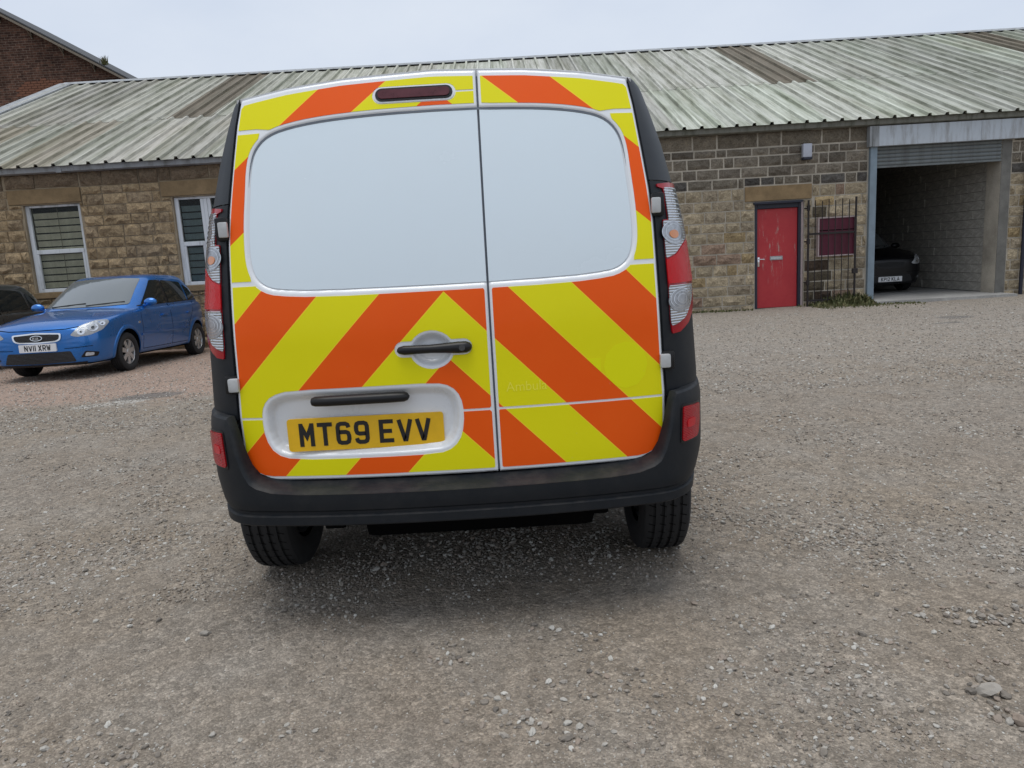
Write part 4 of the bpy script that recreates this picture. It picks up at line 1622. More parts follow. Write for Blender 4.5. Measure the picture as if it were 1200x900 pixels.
# traces of removed stickers on the right door
oct_ = [(.584 + .074 * cos(radians(a)) * (1 if abs(sin(radians(a))) < .9 else .9), .865 + .078 * sin(radians(a))) for a in range(0, 360, 30)]
oct_ += []
gmap = lambda u, v, d: rear_map(u, v, d + .0008)
o = patch("sticker_trace", [p for p in oct_ if True], gmap, [MT['yellow_clean']], van, d=.0011, back=.0004, step=.05, cuts=cuts_low)
keep = [f for f in o.data.polygons]
bm = bmesh.new(); bm.from_mesh(o.data)
bmesh.ops.delete(bm, geom=[f for f in bm.faces if stripe_low(f.calc_center_median().x, f.calc_center_median().z) == 1], context='FACES')
bm.to_mesh(o.data); bm.free()
o = patch("sticker_trace", [(.452, .895), (.500, .895), (.500, .850), (.452, .850)], gmap, [MT['yellow_clean']], van, d=.0011, back=.0004, step=.05, cuts=cuts_low)
bm = bmesh.new(); bm.from_mesh(o.data)
bmesh.ops.delete(bm, geom=[f for f in bm.faces if stripe_low(f.calc_center_median().x, f.calc_center_median().z) == 1], context='FACES')
bm.to_mesh(o.data); bm.free()
tx = bpy.data.curves.new("ghost", 'FONT')
tx.body = "Ambula"
tx.size = .046
to = bpy.data.objects.new("ghost", tx)
COL.objects.link(to)
bpy.context.view_layer.update()
tme = bpy.data.meshes.new_from_object(to.evaluated_get(bpy.context.evaluated_depsgraph_get()))
bpy.data.objects.remove(to)
for v in tme.vertices:
    v.co = rear_map(.185 + v.co.x * .95, .805 + v.co.y, .0021)
tme.materials.append(MT['yellow_ghost'])
link("ghost_lettering", tme, van)

# blank panels over the rear windows
INP = offset_half(-.010)
for sgn, xa in ((1, SEAM + .004), (-1, None)):
    if sgn > 0:
        pts_ = [(xa, 1.7165)] + [p for p in INP[1:-1] if p[0] > xa + .01] + [(xa, INP[-1][1])]
    else:
        pts_ = [(SEAM - .004, 1.7165)] + [(.0, INP[0][1])] + [(-x, z) for x, z in INP[1:-1]] + [(0, INP[-1][1]), (SEAM - .004, INP[-1][1])]
    patch("window_blank", pts_, lambda u, v, d: flat_map(u, v, d), [MT['panel']], van, d=-.0045, back=-.012, step=.04)
# joint above each blank, with the recess shadow painted in as a tapering grey strip
H4, H5 = offset_half(-.0015), offset_half(-.0085)
mb = MB()
rows = []
for (x, z), (x2, z2) in zip(H4, H5):
    if z < 1.47: break
    k = .15 + .85 * float(ss(1.47, 1.68, z))
    rows.append((x, z, x + (x2 - x) * k, z + (z2 - z) * k))
rows = [(-a, b, -c, d_) for a, b, c, d_ in rows[::-1]] + rows[1:]
mb.grid([[flat_map(a, b, -.0035), flat_map(c, d_, -.0040)] for a, b, c, d_ in rows])
mb.build("joint_shadow", MT['seal_shadow'], van, True)

# brake light, plate, grip, handle
bl = patch("brake_light", BRAKE, rear_map, [MT['blackp']], van, d=.006, back=-.002, step=.03)
bl2 = patch("brake_lens", cap(-.060, 1.7785, .103, .0145), rear_map, [MT['lens_brake']], bl, d=.009, back=.004, step=.03)
patch("brake_light_bezel", cap(-.060, 1.7785, .106, .0265), rear_map, [MT['white']], van, d=.0026, back=-.001, step=.03, holes=[cap(-.060, 1.7785, .105, .0215)])
py_ = .030
mb = MB()
pz0 = .690 - .0555
pm = round_poly([(-.5535, pz0), (-.0335, pz0), (-.0335, pz0 + .111), (-.5535, pz0 + .111)], .012, 4)
n = len(pm)
mb.add([(x, py_ - .004, z) for x, z in pm] + [(x, py_ + .004, z) for x, z in pm], [tuple(range(n))] + [(i, (i + 1) % n, n + (i + 1) % n, n + i) for i in range(n)])
npl = mb.build("number_plate", MT['plate_y'], van)
npl.rotation_euler = (0, radians(.35), 0)
tm = MB()
# seven characters and the wider space between the groups, centred on the plate
plate_text("MT69 EVV", -.5535 + .0385, pz0 + .016, py_ - .004, tm, gap=.011, space=.033)
tm.build("plate_characters", MT['ink'], npl)
mb = MB()
for x in (-.50, -.09):
    mb.lathe_x([(0, 0)], 3)
sec = [(cos(t) * .020, sin(t) * .0175) for t in np.linspace(0, 2 * pi, 16, endpoint=False)]
rows = []
for x, k in ((-.456, .2), (-.452, .7), (-.440, .95), (-.40, 1), (-.30, 1), (-.20, 1), (-.150, .95), (-.138, .7), (-.132, .2)):
    rows.append([(x, .004 + a * k - .002 * (1 if k == 1 else 0), .808 + b * k) for a, b in sec])
mb = MB().grid(rows, close=True)
mb.add(rows[0], [tuple(range(16))]); mb.add(rows[-1], [tuple(range(16))[::-1]])
mb.build("grip_bar", MT['blackp'], van, True)
rows = []
for x, hz, hy in ((-.158, .004, .004), (-.152, .011, .010), (-.135, .015, .014), (-.10, .0145, .016), (-.05, .014, .017), (.0, .0165, .018), (.04, .019, .019), (.066, .0185, .017), (.078, .013, .012), (.083, .005, .005)):
    rows.append([(x, -.010 + cos(t) * hy, .961 + sin(t) * hz) for t in np.linspace(0, 2 * pi, 16, endpoint=False)])
mb = MB().grid(rows, close=True)
mb.add(rows[0], [tuple(range(16))]); mb.add(rows[-1], [tuple(range(16))[::-1]])
hd = mb.build("door_handle", MT['blackp'], van, True)
mb = MB()
n = 16
ring = [(.052 + .010 * cos(2 * pi * k / n), -.0295, .961 + .010 * sin(2 * pi * k / n)) for k in range(n)]
mb.add(ring + [(x, -.020, z) for x, y, z in ring], [tuple(range(n))] + [(i, (i + 1) % n, n + (i + 1) % n, n + i) for i in range(n)])
mb.build("lock", MT['lens_dark'], hd)

# ---- corners: trims, lamps, hinges
def corner(s, z, sg=1, d=0.0):
    def P(s_, z_):
        xx = float(xd(max(z_, .66))) + .004
        yy = float(rear(xx, z_)); w = float(Wz(z_))
        a = Vector((xx, yy)); c = Vector((w - .02, yy + .07)); b = Vector((w, yy + .30))
        q = a * (1 - s_) ** 2 + c * (2 * s_ * (1 - s_)) + b * s_ * s_
        return Vector((q.x, q.y, z_))
    p = P(s, z)
    if d:
        e = 1e-3
        n = (P(min(s + e, 1), z) - P(max(s - e, 0), z)).cross(P(s, z + e) - P(s, z - e)).normalized()
        if n.y > 0 and n.x < .1: n = -n
        if n.x < 0 and n.y > 0: n = -n
        p = p + n * d
    return Vector((sg * p.x, p.y, p.z))


# outer side profile continues along the van from the corner at y ~ .36
for sg in (-1, 1):
    def strip(name, za, zb_, mat, nn):
        rows_ = []
        for z in np.linspace(za, zb_, nn):
            rows_.append([corner(s, z, sg) + Vector((0, .012 if s == 0 else 0, 0)) for s in [0, .012, .03] + list(np.linspace(.06, 1, 20))])
        return MB().grid(rows_).build(name, mat, van, True, 60)
    strip("pillar_trim", 1.462, 1.806, MT['trim'], 26)
    strip("quarter_trim", .748, 1.458, MT['bumper'], 40)
    cm = lambda u, v, d, sg=sg: corner(u, v, sg, d)
    out = [(.11, 1.447), (.40, 1.455), (.72, 1.458), (.80, 1.40), (.84, 1.30), (.85, 1.19), (.82, 1.10), (.70, 1.035), (.46, .985), (.25, .958), (.125, .955), (.112, 1.0), (.112, 1.165), (.112, 1.25), (.112, 1.330), (.215, 1.330), (.222, 1.432), (.11, 1.438)]
    tl = patch("tail_light", round_poly(out, .012, 3), cm, [MT['lens_red_rim']], van, d=.005, back=-.002, step=(.08, .03))
    patch("clear_lens", round_poly([(.225, 1.436), (.66, 1.440), (.74, 1.36), (.72, 1.275), (.56, 1.262), (.42, 1.245), (.26, 1.218), (.104, 1.204), (.104, 1.325), (.21, 1.328)], .014, 4), cm, [MT['lens_clear']], tl, d=.0075, back=.004, step=(.06, .03))
    patch("red_lens", round_poly([(.104, 1.198), (.26, 1.212), (.42, 1.239), (.58, 1.256), (.74, 1.262), (.76, 1.12), (.104, 1.120)], .01, 3), cm, [MT['lens_red_in']], tl, d=.0075, back=.004, step=(.06, .03))
    patch("reversing_lens", round_poly([(.104, 1.114), (.66, 1.113), (.60, 1.065), (.36, 1.004), (.20, .986), (.108, .982)], .02, 4), cm, [MT['lens_clear']], tl, d=.0075, back=.004, step=(.06, .03))
    patch("indicator_bulb", [(.27 + .09 * cos(t), 1.281 + .014 * sin(t)) for t in np.linspace(0, 2 * pi, 18, endpoint=False)], cm, [MT['lens_amber']], tl, d=.0105, back=.006, step=0)
    for k in range(6):
        z_ = 1.432 - k * .017
        patch("lens_tooth", [(.50, z_), (.60, z_), (.60, z_ - .008), (.50, z_ - .006)], cm, [MT['lens_dark']], tl, d=.0092, back=.006, step=0)
    for zc_, r_ in ((1.286, .036), (1.062, .034)):
        patch("reflector_bowl", [(.29 + r_ * 6.0 * cos(t), zc_ + r_ * 1.1 * sin(t)) for t in np.linspace(0, 2 * pi, 22, endpoint=False)], cm, [MT['bowl']], tl, d=.0088, back=.006, step=(.08, .02))
    for k, rr_ in enumerate((.030, .022)):
        t_ = np.linspace(0, 2 * pi, 28, endpoint=False)
        mbr = MB()
        rows_ = [[corner(.27 + (rr_ + o_) * 6.6 * cos(a), 1.288 + (rr_ + o_) * 1.15 * sin(a), sg, .0098) for a in t_] for o_ in (0, .0011)]
        mbr.grid(rows_, close=True)
        mbr.build("reflector_ring", MT['chrome'], tl, True)
    for k, rr_ in enumerate((.030, .022, .013)):
        mbr = MB()
        rows_ = [[corner(.30 + (rr_ + o_) * 6.2 * cos(a), 1.068 + (rr_ + o_) * 1.1 * sin(a), sg, .0098) for a in t_] for o_ in (0, .0011)]
        mbr.grid(rows_, close=True)
        mbr.build("reflector_ring", MT['chrome'], tl, True)
    hb = MB()
    x_ = .700; yb = float(rear(.70, 1.38))
    hb.cbox(x_ - .004, x_ + .038, yb - .010, yb + .04, 1.342, 1.418, .008)
    hb.v = [(sg * x, y, z) for x, y, z in hb.v]
    hb.build("hinge_housing", MT['blackp'], van, True, 30)
    hb = MB().cbox(x_ - .008, x_ + .024, yb - .022, yb - .008, 1.352, 1.402, .006)
    hb.v = [(sg * x, y, z) for x, y, z in hb.v]
    hb.build("hinge", MT['hinge'], van, True, 30)
    yb = float(rear(.72, .868))
    hb = MB().cbox(.709, .752, yb - .006, yb + .04, .838, .900, .008)
    hb.v = [(sg * x, y, z) for x, y, z in hb.v]
    hb.build("hinge_housing", MT['blackp'], van, True, 30)
    hb = MB().cbox(.700, .736, yb - .022, yb - .002, .846, .892, .007)
    hb.v = [(sg * x, y, z) for x, y, z in hb.v]
    hb.build("hinge", MT['hinge'], van, True, 30)

# ---- bumper
def bump_plan(u, ins):
    """u 0..1 from the middle to the side, ins = inset"""
    if u <= .5:
        x = .66 * u / .5
        p = Vector((x, -.07 + .07 * (x / .74) ** 2.3))
        t = Vector((1, .07 * 2.3 / .74 * (x / .74) ** 1.3))
    else:
        s = (u - .5) / .5
        ya = -.07 + .07 * (.66 / .74) ** 2.3
        a, c, b = Vector((.66, ya)), Vector((.885, ya + .042)), Vector((.912, .44))
        p = a * (1 - s) ** 2 + c * 2 * s * (1 - s) + b * s * s
        t = (c - a) * 2 * (1 - s) + (b - c) * 2 * s
    n = Vector((-t.y, t.x)).normalized()
    return p + n * ins


def bump_top(x):
    return float(np.interp(x, [0, .5, .60, .65, .685, .705, .722, .735, .75, 1.], [.506, .508, .513, .525, .55, .59, .65, .71, .758, .764]))


cols = list(np.linspace(0, .5, 14)) + list(np.linspace(.515, .80, 24)) + list(np.linspace(.83, 1, 7))
def bump_col(u):
    x = bump_plan(u, 0).x
    tz = bump_top(x)
    side = float(ss(.55, .9, u))
    rows_ = [(.03, .402 + .012 * side), (.008, .398 + .012 * side), (.0, .404), (.0, .431), (.010, .436), (.010, .446), (.003, .452), (0, .47), (0, .49)]
    for f in (.0, .15, .3, .5, .7, .85, .95):
        z_ = .502 + (tz - .502) * f
        rows_.append((.0 + .004 * (f > .9), z_))
    rows_.append((.007, tz + .001))
    q = float(ss(.60, .74, x))
    rows_.append((.014, tz + .004 + .004 * q))
    rows_.append((.075 - .045 * q, tz + .026 - .016 * q))
    rows_.append((.12 - .08 * q, tz + .02 - .012 * q))
    low_in = .05 * side
    out_ = []
    for ins, z_ in rows_:
        tap = .030 * float(ss(.56, .40, z_)) * side
        p = bump_plan(u, ins + tap)
        out_.append((p.x, p.y, z_))
    return out_


grid_ = [[(-x, y, z) for x, y, z in bump_col(u)] for u in cols[:0:-1]] + [bump_col(u) for u in cols]
bmb = MB().grid(grid_)
bumper = bmb.build("rear_bumper", MT['bumper'], van, True, 32)
bvh = BVHTree.FromPolygons([Vector(v) for v in bmb.v], bmb.f)
for sg in (-1, 1):
    fm = surf_map(bvh, (0, -1, 0), (sg, 0, 0), (0, 0, 1), (0, 1, 0))
    rp = round_poly([(.756, .590), (.838, .590), (.850, .640), (.852, .712), (.762, .722)], .012, 4)
    rf = patch("bumper_lamp", rp, fm, [MT['blackp']], van, d=.003, back=-.004, step=.02)
    patch("lamp_lens", [(.803 + (x - .803) * .88, .655 + (z - .655) * .90) for x, z in rp], fm, [MT['lens_red']], rf, d=.007, back=.001, step=.02)
    patch("lamp_core", round_poly([(.780, .640), (.815, .640), (.818, .668), (.782, .668)], .008, 3), fm, [MT['lens_red_in']], rf, d=.0085, back=.004, step=.02)

# ---- shell of the van
def side_w(z, y):
    w = float(Wz(min(z, 1.83)))
    if z < .5: w = .87 + (z - .3) * .05
    return w + .022 * ss(.5, 1.3, y) * ss(1.3, .9, z) * ss(.25, .6, z)


def ring_at(y):
    front = ss(3.2, 4.05, y)
    # roof / windscreen / bonnet line
    top = float(np.interp(y, [.2, .6, 1.6, 2.2, 2.45, 3.15, 3.3, 3.9, 4.05, 4.13], [1.853, 1.862, 1.868, 1.845, 1.79, 1.20, 1.13, .98, .86, .55]))
    rows_ = []
    zl_ = .37 if y < .78 else .22
    for z in (.22, .34, .5, .62, .75, .9, 1.05, 1.2, 1.35, 1.5, 1.62, 1.70, 1.76, 1.80):
        zz_ = .22 + (min(z, 1.80) - .22) * (top - .053 - .22) / (1.80 - .22) if top < 1.853 else z
        zz_ = max(zz_, zl_ + (.02 if z > .3 else 0)) if z < .4 else zz_
        w = side_w(z if top >= 1.8 else min(zz_, 1.2), y) * (1 - .30 * front ** 2)
        if top < 1.8 and z > 1.5: w -= .05 * (z - 1.5) / .3
        lean_ = (float(rear(.68, z)) - .06) * (1 - float(ss(.5, 1.7, y)))
        rows_.append((w - .003, y + lean_, zz_))
    wt = rows_[-1][0]
    for k, dz in ((.92, .028), (.80, .040), (.6, .048), (.3, .052), (0, .053)):
        rows_.append((wt * k, rows_[13][1], rows_[13][2] + dz))
    return rows_


st = [.36, .5, .7, .9, 1.2, 1.6, 2.0, 2.2, 2.45, 2.7, 2.95, 3.15, 3.3, 3.6, 3.9, 4.05, 4.13]
mb = MB()
R_ = [ring_at(y) for y in st]
full = [r + [(-x, y, z) for x, y, z in r[-2::-1]] for r in R_]
mb.grid(full)
n = len(full[0])
mb.add(full[0], [tuple(range(n))]); mb.add(full[-1], [tuple(range(n))[::-1]])
mb.grid([[r[0] for r in full], [r[-1] for r in full]])


def cut_arches(mb, mat, arches, r, inner, name, parent, smooth_angle=40, cut_mat=None, sub=0):
    """closed shell with wheel arches cut out of it"""
    me = mb.mesh(name, [mat, cut_mat or MT['under']], True, smooth_angle)
    o = link(name, me, parent)
    if sub:
        md = o.modifiers.new("s", 'SUBSURF'); md.levels = sub; md.render_levels = sub
    tmp = []
    for sx, y, zc in arches:
        m_ = MB().lathe_x([(inner, .001), (inner, r), (1.3, r), (1.3, .001)], 36)
        m_.v = [(sx * x, y + b, zc + c) for x, b, c in m_.v]
        cu = link("arch_tool", m_.mesh("arch_tool", [mat, cut_mat or MT['under']]), parent)
        for p in cu.data.polygons: p.material_index = 1
        b = o.modifiers.new("b", 'BOOLEAN'); b.operation = 'DIFFERENCE'; b.object = cu; b.solver = 'EXACT'
        tmp.append(cu)
    bpy.context.view_layer.update()
    dg = bpy.context.evaluated_depsgraph_get()
    new = bpy.data.meshes.new_from_object(o.evaluated_get(dg))
    o.modifiers.clear()
    o.data = new
    for c in tmp: bpy.data.objects.remove(c)
    for p in new.polygons:          # bare floor pan and end panel are not painted
        if p.normal.z < -.75 or (p.normal.y < -.8 and p.center.y < .8 and p.center.z < .45 and name == "body_shell"):
            p.material_index = 1
    new.set_sharp_from_angle(angle=radians(smooth_angle))
    return o


cut_arches(mb, MT['white'], [(s, y, .3175) for s in (1, -1) for y in (.62, 3.317)], .375, .60, "body_shell", van)
# roof skin running back to the doors
rows = []
for q in np.linspace(0, 1, 14):
    row = []
    for x in np.linspace(-.66, .66, 25):
        za = float(zt(abs(x))) + .004
        ya = float(rear(x, za)) + .003
        yy = ya + (.62 - ya) * q
        k = abs(x) / .74
        zb_ = 1.8 + .053 - .053 * k ** 2.6 + .010
        row.append((x, yy, za + .012 * ss(0, .12, q) * (1 - ss(0, 1, q)) + (zb_ - za) * ss(0, 1, q)))
    rows.append(row)
mb = MB().grid(rows)
mb.grid([rows[0], [(x, y + .01, z - .03) for x, y, z in rows[0]]])
mb.build("roof", MT['white'], van, True, 60)
# bulkhead behind the doors so that nothing shows through the gaps
mb = MB().box(-.70, .70, .30, .34, .42, 1.78)
mb.build("door_lining", MT['under'], van)
# glass at the front end and cab doors
bshell = BVHTree.FromPolygons([Vector(v) for v in MB().grid(full).v], MB().grid(full).f)
fm = surf_map(bshell, (0, 6, 0), (1, 0, 0), (0, 0, 1), (0, -1, 0))
patch("windscreen", round_poly([(-.66, 1.22), (.66, 1.22), (.60, 1.72), (-.60, 1.72)], .06), fm, [MT['car_glass']], van, d=.012, back=-.012, step=.05)
for sg in (-1, 1):
    fm = surf_map(bshell, (sg * 2, 0, 0), (0, 1, 0), (0, 0, 1), (-sg, 0, 0))
    patch("side_window", round_poly([(1.75, 1.16), (2.75, 1.16), (2.42, 1.62), (1.80, 1.66)], .06), fm, [MT['car_glass']], van, d=.012, back=-.012, step=.05)
# underside, axle, exhaust
mb = MB().box(-.58, .58, .75, 4.0, .20, .42).box(-.62, .62, .10, .74, .355, .42)
mb.build("underbody", MT['under'], van)
mb = MB().tube([(-.68, .62, .30), (.68, .62, .30)], .04, 10).cbox(-.55, -.47, .35, 1.3, .24, .31, .01).cbox(.47, .55, .35, 1.3, .24, .31, .01)
mb.build("rear_axle", MT['under'], van, True)
mb = MB().tube([(.30, .16, .36), (.30, .5, .34)], .028, 12).tube([(.15, .45, .33), (.15, .95, .33)], .10, 14)
mb.build("exhaust", MT['under'], van, True)

MB().cbox(-.40, .50, .36, .54, .188, .36, .04).build("added_dark_box", MT['under'], van, True, 30)  # guessed box, added low to blacken the strip under the bumper

# wheels
def tyre_profile(R, w, grooves=4):
    h = w / 2
    pr = [(-h * .80, R * .64), (-h * .98, R * .74), (-h, R * .82), (-h * .96, R * .92), (-h * .86, R * .972), (-h * .76, R * .988)]
    gx = np.linspace(-h * .52, h * .52, grooves)
    gw = .0045
    for gxx in gx:
        pr += [(gxx - gw - .001, R - .006 * (gxx / h) ** 2), (gxx - gw, R - .009), (gxx + gw, R - .009), (gxx + gw + .001, R - .006 * (gxx / h) ** 2)]
    return pr + [(-x, r) for x, r in pr[5::-1]]


def make_wheel(parent, x, y, z, R, w, side, spokes, rim_mat, dish=.62):
    """wheel part with tyre and rim under it; side = which way the face looks"""
    wh = bpy.data.objects.new("wheel", None)
    COL.objects.link(wh)
    wh.parent = parent
    wh.location = (x, y, z)
    t = MB().lathe_x(tyre_profile(R, w), 64)
    # sipes across the tread blocks
    ty = t.build("tyre", MT['rubber'], wh, True, 30)
    nb = 46
    sp = MB()
    for k in range(nb):
        a = 2 * pi * k / nb
        for xx in (-.30, -.09, .10, .31):
            off = .012 * (1 if xx > 0 else -1)
            c, s_ = cos(a + xx * .2), sin(a + xx * .2)
            for dx in (0,):
                hw, hl = w * .065, .0022
                pts_ = []
                for q, l in ((-hw, -hl), (hw, -hl), (hw, hl), (-hw, hl)):
                    aa = a + (l + (q * .35)) / R
                    pts_.append((xx * w + q, (R + .0006 - .006 * (2 * (xx + q / w)) ** 2) * cos(aa), (R + .0006 - .006 * (2 * (xx + q / w)) ** 2) * sin(aa)))
                sp.add(pts_, [(0, 1, 2, 3)])
    sp.build("tread_sipes", MT['under'], wh)
    rr_ = R * .645
    rm = MB()
    f = side * w * .36
    rm.lathe_x([(f, rr_), (f * 1.02, rr_ * .95), (f * .8, rr_ * .92), (-f, rr_ * .90)], 40)
    rm.lathe_x([(f * .45, rr_ * .91), (f * .45, .001)], 24, mi=1)
    for k in range(spokes):
        a = 2 * pi * k / spokes + .2
        ca, sa = cos(a), sin(a)
        for (r0_, r1_, w0, w1, xf) in ((.20, .96, .15, .20, 1.0),):
            ps = []
            for r_, ww in ((r0_ * rr_, w0 * rr_), (r1_ * rr_, w1 * rr_)):
                for q in (-ww, ww):
                    ps.append((f * (1.02 if r_ < rr_ * .5 else .97), r_ * ca - q * sa, r_ * sa + q * ca))
            ps += [(p[0] - side * .02, p[1], p[2]) for p in ps]
            rm.add(ps, [(0, 1, 3, 2), (4, 6, 7, 5), (0, 4, 5, 1), (2, 3, 7, 6), (0, 2, 6, 4), (1, 5, 7, 3)])
    rm.lathe_x([(f * 1.0, rr_ * .24), (f * 1.1, rr_ * .20), (f * 1.12, .001)], 20)
    rm.build("rim", [rim_mat, MT['under']], wh, True, 35)
    return wh


for sx in (-1, 1):
    for y in (.62, 3.317):
        make_wheel(van, sx * .772, y, .3165 + (.016 if sx < 0 else 0), .3165, .196, sx, 8, MT['steel'])


# ------------------------------------------------------------------ parked hatchbacks
def hatchback(name, label, loc, pitch, paint, plate=None, plate_mat=None, full=True, rim=None, badge=None, zk=1.0, plz=.465, grim=None):
    root = thing(name, label, "car", loc, (pitch, 0, 0))
    # lower body: y, sill half width, waist half width, sill z, shoulder z, crown z
    ST = [(-.005, .46, .50, .26, .655, .690), (.03, .58, .62, .20, .69, .73), (.10, .665, .705, .19, .73, .775), (.22, .73, .77, .19, .775, .825), (.42, .78, .815, .20, .812, .870),
          (.70, .795, .835, .21, .855, .915), (1.00, .80, .842, .21, .90, .960), (1.30, .80, .845, .21, .925, .985), (1.9, .80, .8475, .21, .945, 1.0), (2.5, .80, .8475, .21, .955, 1.0),
          (3.0, .80, .845, .21, .97, 1.0), (3.4, .785, .825, .22, .985, 1.0), (3.7, .73, .785, .25, .985, 1.0), (3.88, .66, .72, .29, .95, .975), (3.97, .56, .62, .34, .86, .89), (3.99, .48, .54, .38, .78, .80)]
    rings = []
    for y, ws, wm, zs, zb, zc in ST:
        zb *= zk; zc *= zk
        zm = zs + (zb - zs) * .52
        h = [(0, zs), (ws * .6, zs), (ws - .05, zs), (ws, zs + .05), (wm - .004, zm - .07), (wm, zm), (wm + .004, zm + .06), (wm - .012, zb - .06), (wm - .035, zb - .008), (wm - .09, zb + .012), (wm * .6, zc - .012), (wm * .3, zc), (0, zc + .003)]
        rings.append([(x, y, z) for x, z in h])
    fullr = [r + [(-x, y, z) for x, y, z in r[-2:0:-1]] for r in rings]
    mb = MB().grid(fullr, close=True)
    n = len(fullr[0])
    mb.add(fullr[0], [tuple(range(n))]); mb.add(fullr[-1], [tuple(range(n))[::-1]])
    arches = [(s, y, .295) for s in (1, -1) for y in (.85, 3.35)]
    body = cut_arches(mb, paint, arches, .345, .55, "body", root, 38, sub=2)
    # cabin: horizontal sections
    rows = []
    for z, yf, yr, w, kf in ((.88, .95, 3.90, .80, .26), (.96, 1.08, 3.87, .785, .25), (1.06, 1.26, 3.80, .760, .24), (1.16, 1.44, 3.72, .730, .22), (1.26, 1.63, 3.62, .698, .20), (1.34, 1.80, 3.52, .668, .17), (1.39, 1.93, 3.43, .640, .14), (1.425, 2.08, 3.30, .595, .10), (1.445, 2.25, 3.1, .50, .06), (1.452, 2.5, 2.9, .25, .02)):
        z = (z if z < .97 else .97 + (z - .97) * 1.09) * zk
        P = []
        for x in np.linspace(-.90, .90, 9):
            P.append((x * w, yf + kf * x * x))
        for q in np.linspace(.12, .92, 9):
            y_ = yf + kf + (yr - yf - kf - .10) * q
            P.append((w + .012 - .05 * (q - .45) ** 2 * 4 * .3, y_))
        for x in np.linspace(.86, -.86, 7):
            P.append((x * w, yr - .12 * x * x))
        for q in np.linspace(.92, .12, 9):
            y_ = yf + kf + (yr - yf - kf - .10) * q
            P.append((-(w + .012 - .05 * (q - .45) ** 2 * 4 * .3), y_))
        rows.append([(x, y, z) for x, y in P])
    cb = MB().grid(rows, close=True)
    n = len(rows[0])
    cb.add(rows[-1], [tuple(range(n))])
    cab = cb.build("cabin", paint, root, True, 50)
    md = cab.modifiers.new("s", 'SUBSURF'); md.levels = 1; md.render_levels = 1
    bpy.context.view_layer.update()
    dg = bpy.context.evaluated_depsgraph_get()
    cab.data = bpy.data.meshes.new_from_object(cab.evaluated_get(dg)); cab.modifiers.clear()
    V, F = [], []
    for o in (body, cab):
        b = len(V)
        V += [v.co.copy() for v in o.data.vertices]
        F += [tuple(i + b for i in p.vertices) for p in o.data.polygons]
    bvh = BVHTree.FromPolygons(V, F)
    front = surf_map(bvh, (0, -2, 0), (1, 0, 0), (0, 0, 1), (0, 1, 0))
    ws_ = round_poly([(-.645, 1.0), (-.30, .985), (.30, .985), (.645, 1.0), (.545, 1.405), (.27, 1.425), (-.27, 1.425), (-.545, 1.405)], .03, 3)
    patch("windscreen", ws_, front, [MT['screen_glass']], root, d=.008, step=.05)
    for sg in (1, -1):
        sm = surf_map(bvh, (sg * 2, 0, 0), (0, 1, 0), (0, 0, 1), (-sg, 0, 0))
        fw_ = patch("front_side_window", round_poly([(1.50, .985), (2.26, .99), (2.28, 1.375), (2.06, 1.372)], .035, 3), sm, [MT['car_glass']], root, d=.009, back=-.004, step=.05)
        patch("rear_side_window", round_poly([(2.36, .99), (3.10, 1.01), (3.06, 1.34), (2.37, 1.375)], .035, 3), sm, [MT['car_glass']], root, d=.009, back=-.004, step=.05)
        patch("quarter_window", round_poly([(3.17, 1.015), (3.46, 1.06), (3.32, 1.22), (3.14, 1.30)], .03, 3), sm, [MT['car_glass']], root, d=.009, back=-.004, step=.05)
        patch("window_pillar", [(2.265, .985), (2.355, .985), (2.365, 1.375), (2.285, 1.375)], sm, [MT['blackp']], root, d=.003, step=.08)
        patch("window_surround", round_poly([(1.40, .962), (3.56, 1.02), (3.56, 1.045), (3.32, 1.03), (1.44, .978)], .004, 2), sm, [MT['blackp']], root, d=.0035, step=.06)
        # shut lines, sill and side moulding
        for nm, ln, w_ in (("door_gap", [(1.33, .92), (1.30, .80), (1.30, .30)], .008), ("door_gap", [(2.31, .98), (2.31, .30)], .008), ("door_gap", [(3.30, 1.0), (3.22, .84), (2.98, .62), (2.95, .32)], .008), ("door_gap", [(1.30, .30), (2.95, .30)], .008)):
            L, R = ribbon(ln, w_)
            patch(nm, [tuple(p) for p in L] + [tuple(p) for p in R[::-1]], sm, [MT['under']], root, d=.0012, step=.07)
        L, R = ribbon([(1.24, .525), (2.98, .535)], .035)
        patch("side_moulding", [tuple(p) for p in L] + [tuple(p) for p in R[::-1]], sm, [paint], root, d=.012, back=-.002, step=.1)
        for y_ in (2.05, 3.02):
            hmb = MB()
            p = sm(y_, .80, .012)
            hmb.cbox(-.016, .016, -.085, .085, -.016, .016, .008)
            hmb.v = [(a + p.x, b + p.y, c + p.z) for a, b, c in hmb.v]
            hmb.build("door_handle", paint, root, True, 40)
        patch("side_repeater", round_poly([(1.17, .70), (1.235, .705), (1.235, .735), (1.175, .733)], .01, 3), sm, [MT['lens_clear']], root, d=.006, back=-.002, step=0)
        # arch lips
        for yc in (.85, 3.35):
            rows_ = []
            for t in np.linspace(radians(-14), radians(194), 30):
                row = []
                for r_, dd in ((.342, .0), (.350, .012), (.385, .014), (.405, .0)):
                    q = sm(yc + r_ * cos(t), .295 + r_ * sin(t), dd)
                    row.append(q)
                rows_.append(row)
            MB().grid(rows_).build("arch_lip", paint, root, True, 60)
        # mirrors
        rows_ = []
        mx, my, mz = sg * .90, 1.52, 1.015
        for k in range(9):
            t = -pi / 2 + pi * k / 8
            rows_.append([(mx + .105 * cos(t) * cos(a) * (1 if cos(a) > 0 else 1), my + .06 * sin(t), mz + .070 * cos(t) * sin(a) * (1.0 if sin(a) > 0 else .85)) for a in np.linspace(0, 2 * pi, 16, endpoint=False)])
        mm = MB().grid(rows_, close=True)
        mm.tube([(sg * .76, 1.56, .965), (sg * .86, 1.53, .985)], [.028, .022], 8)
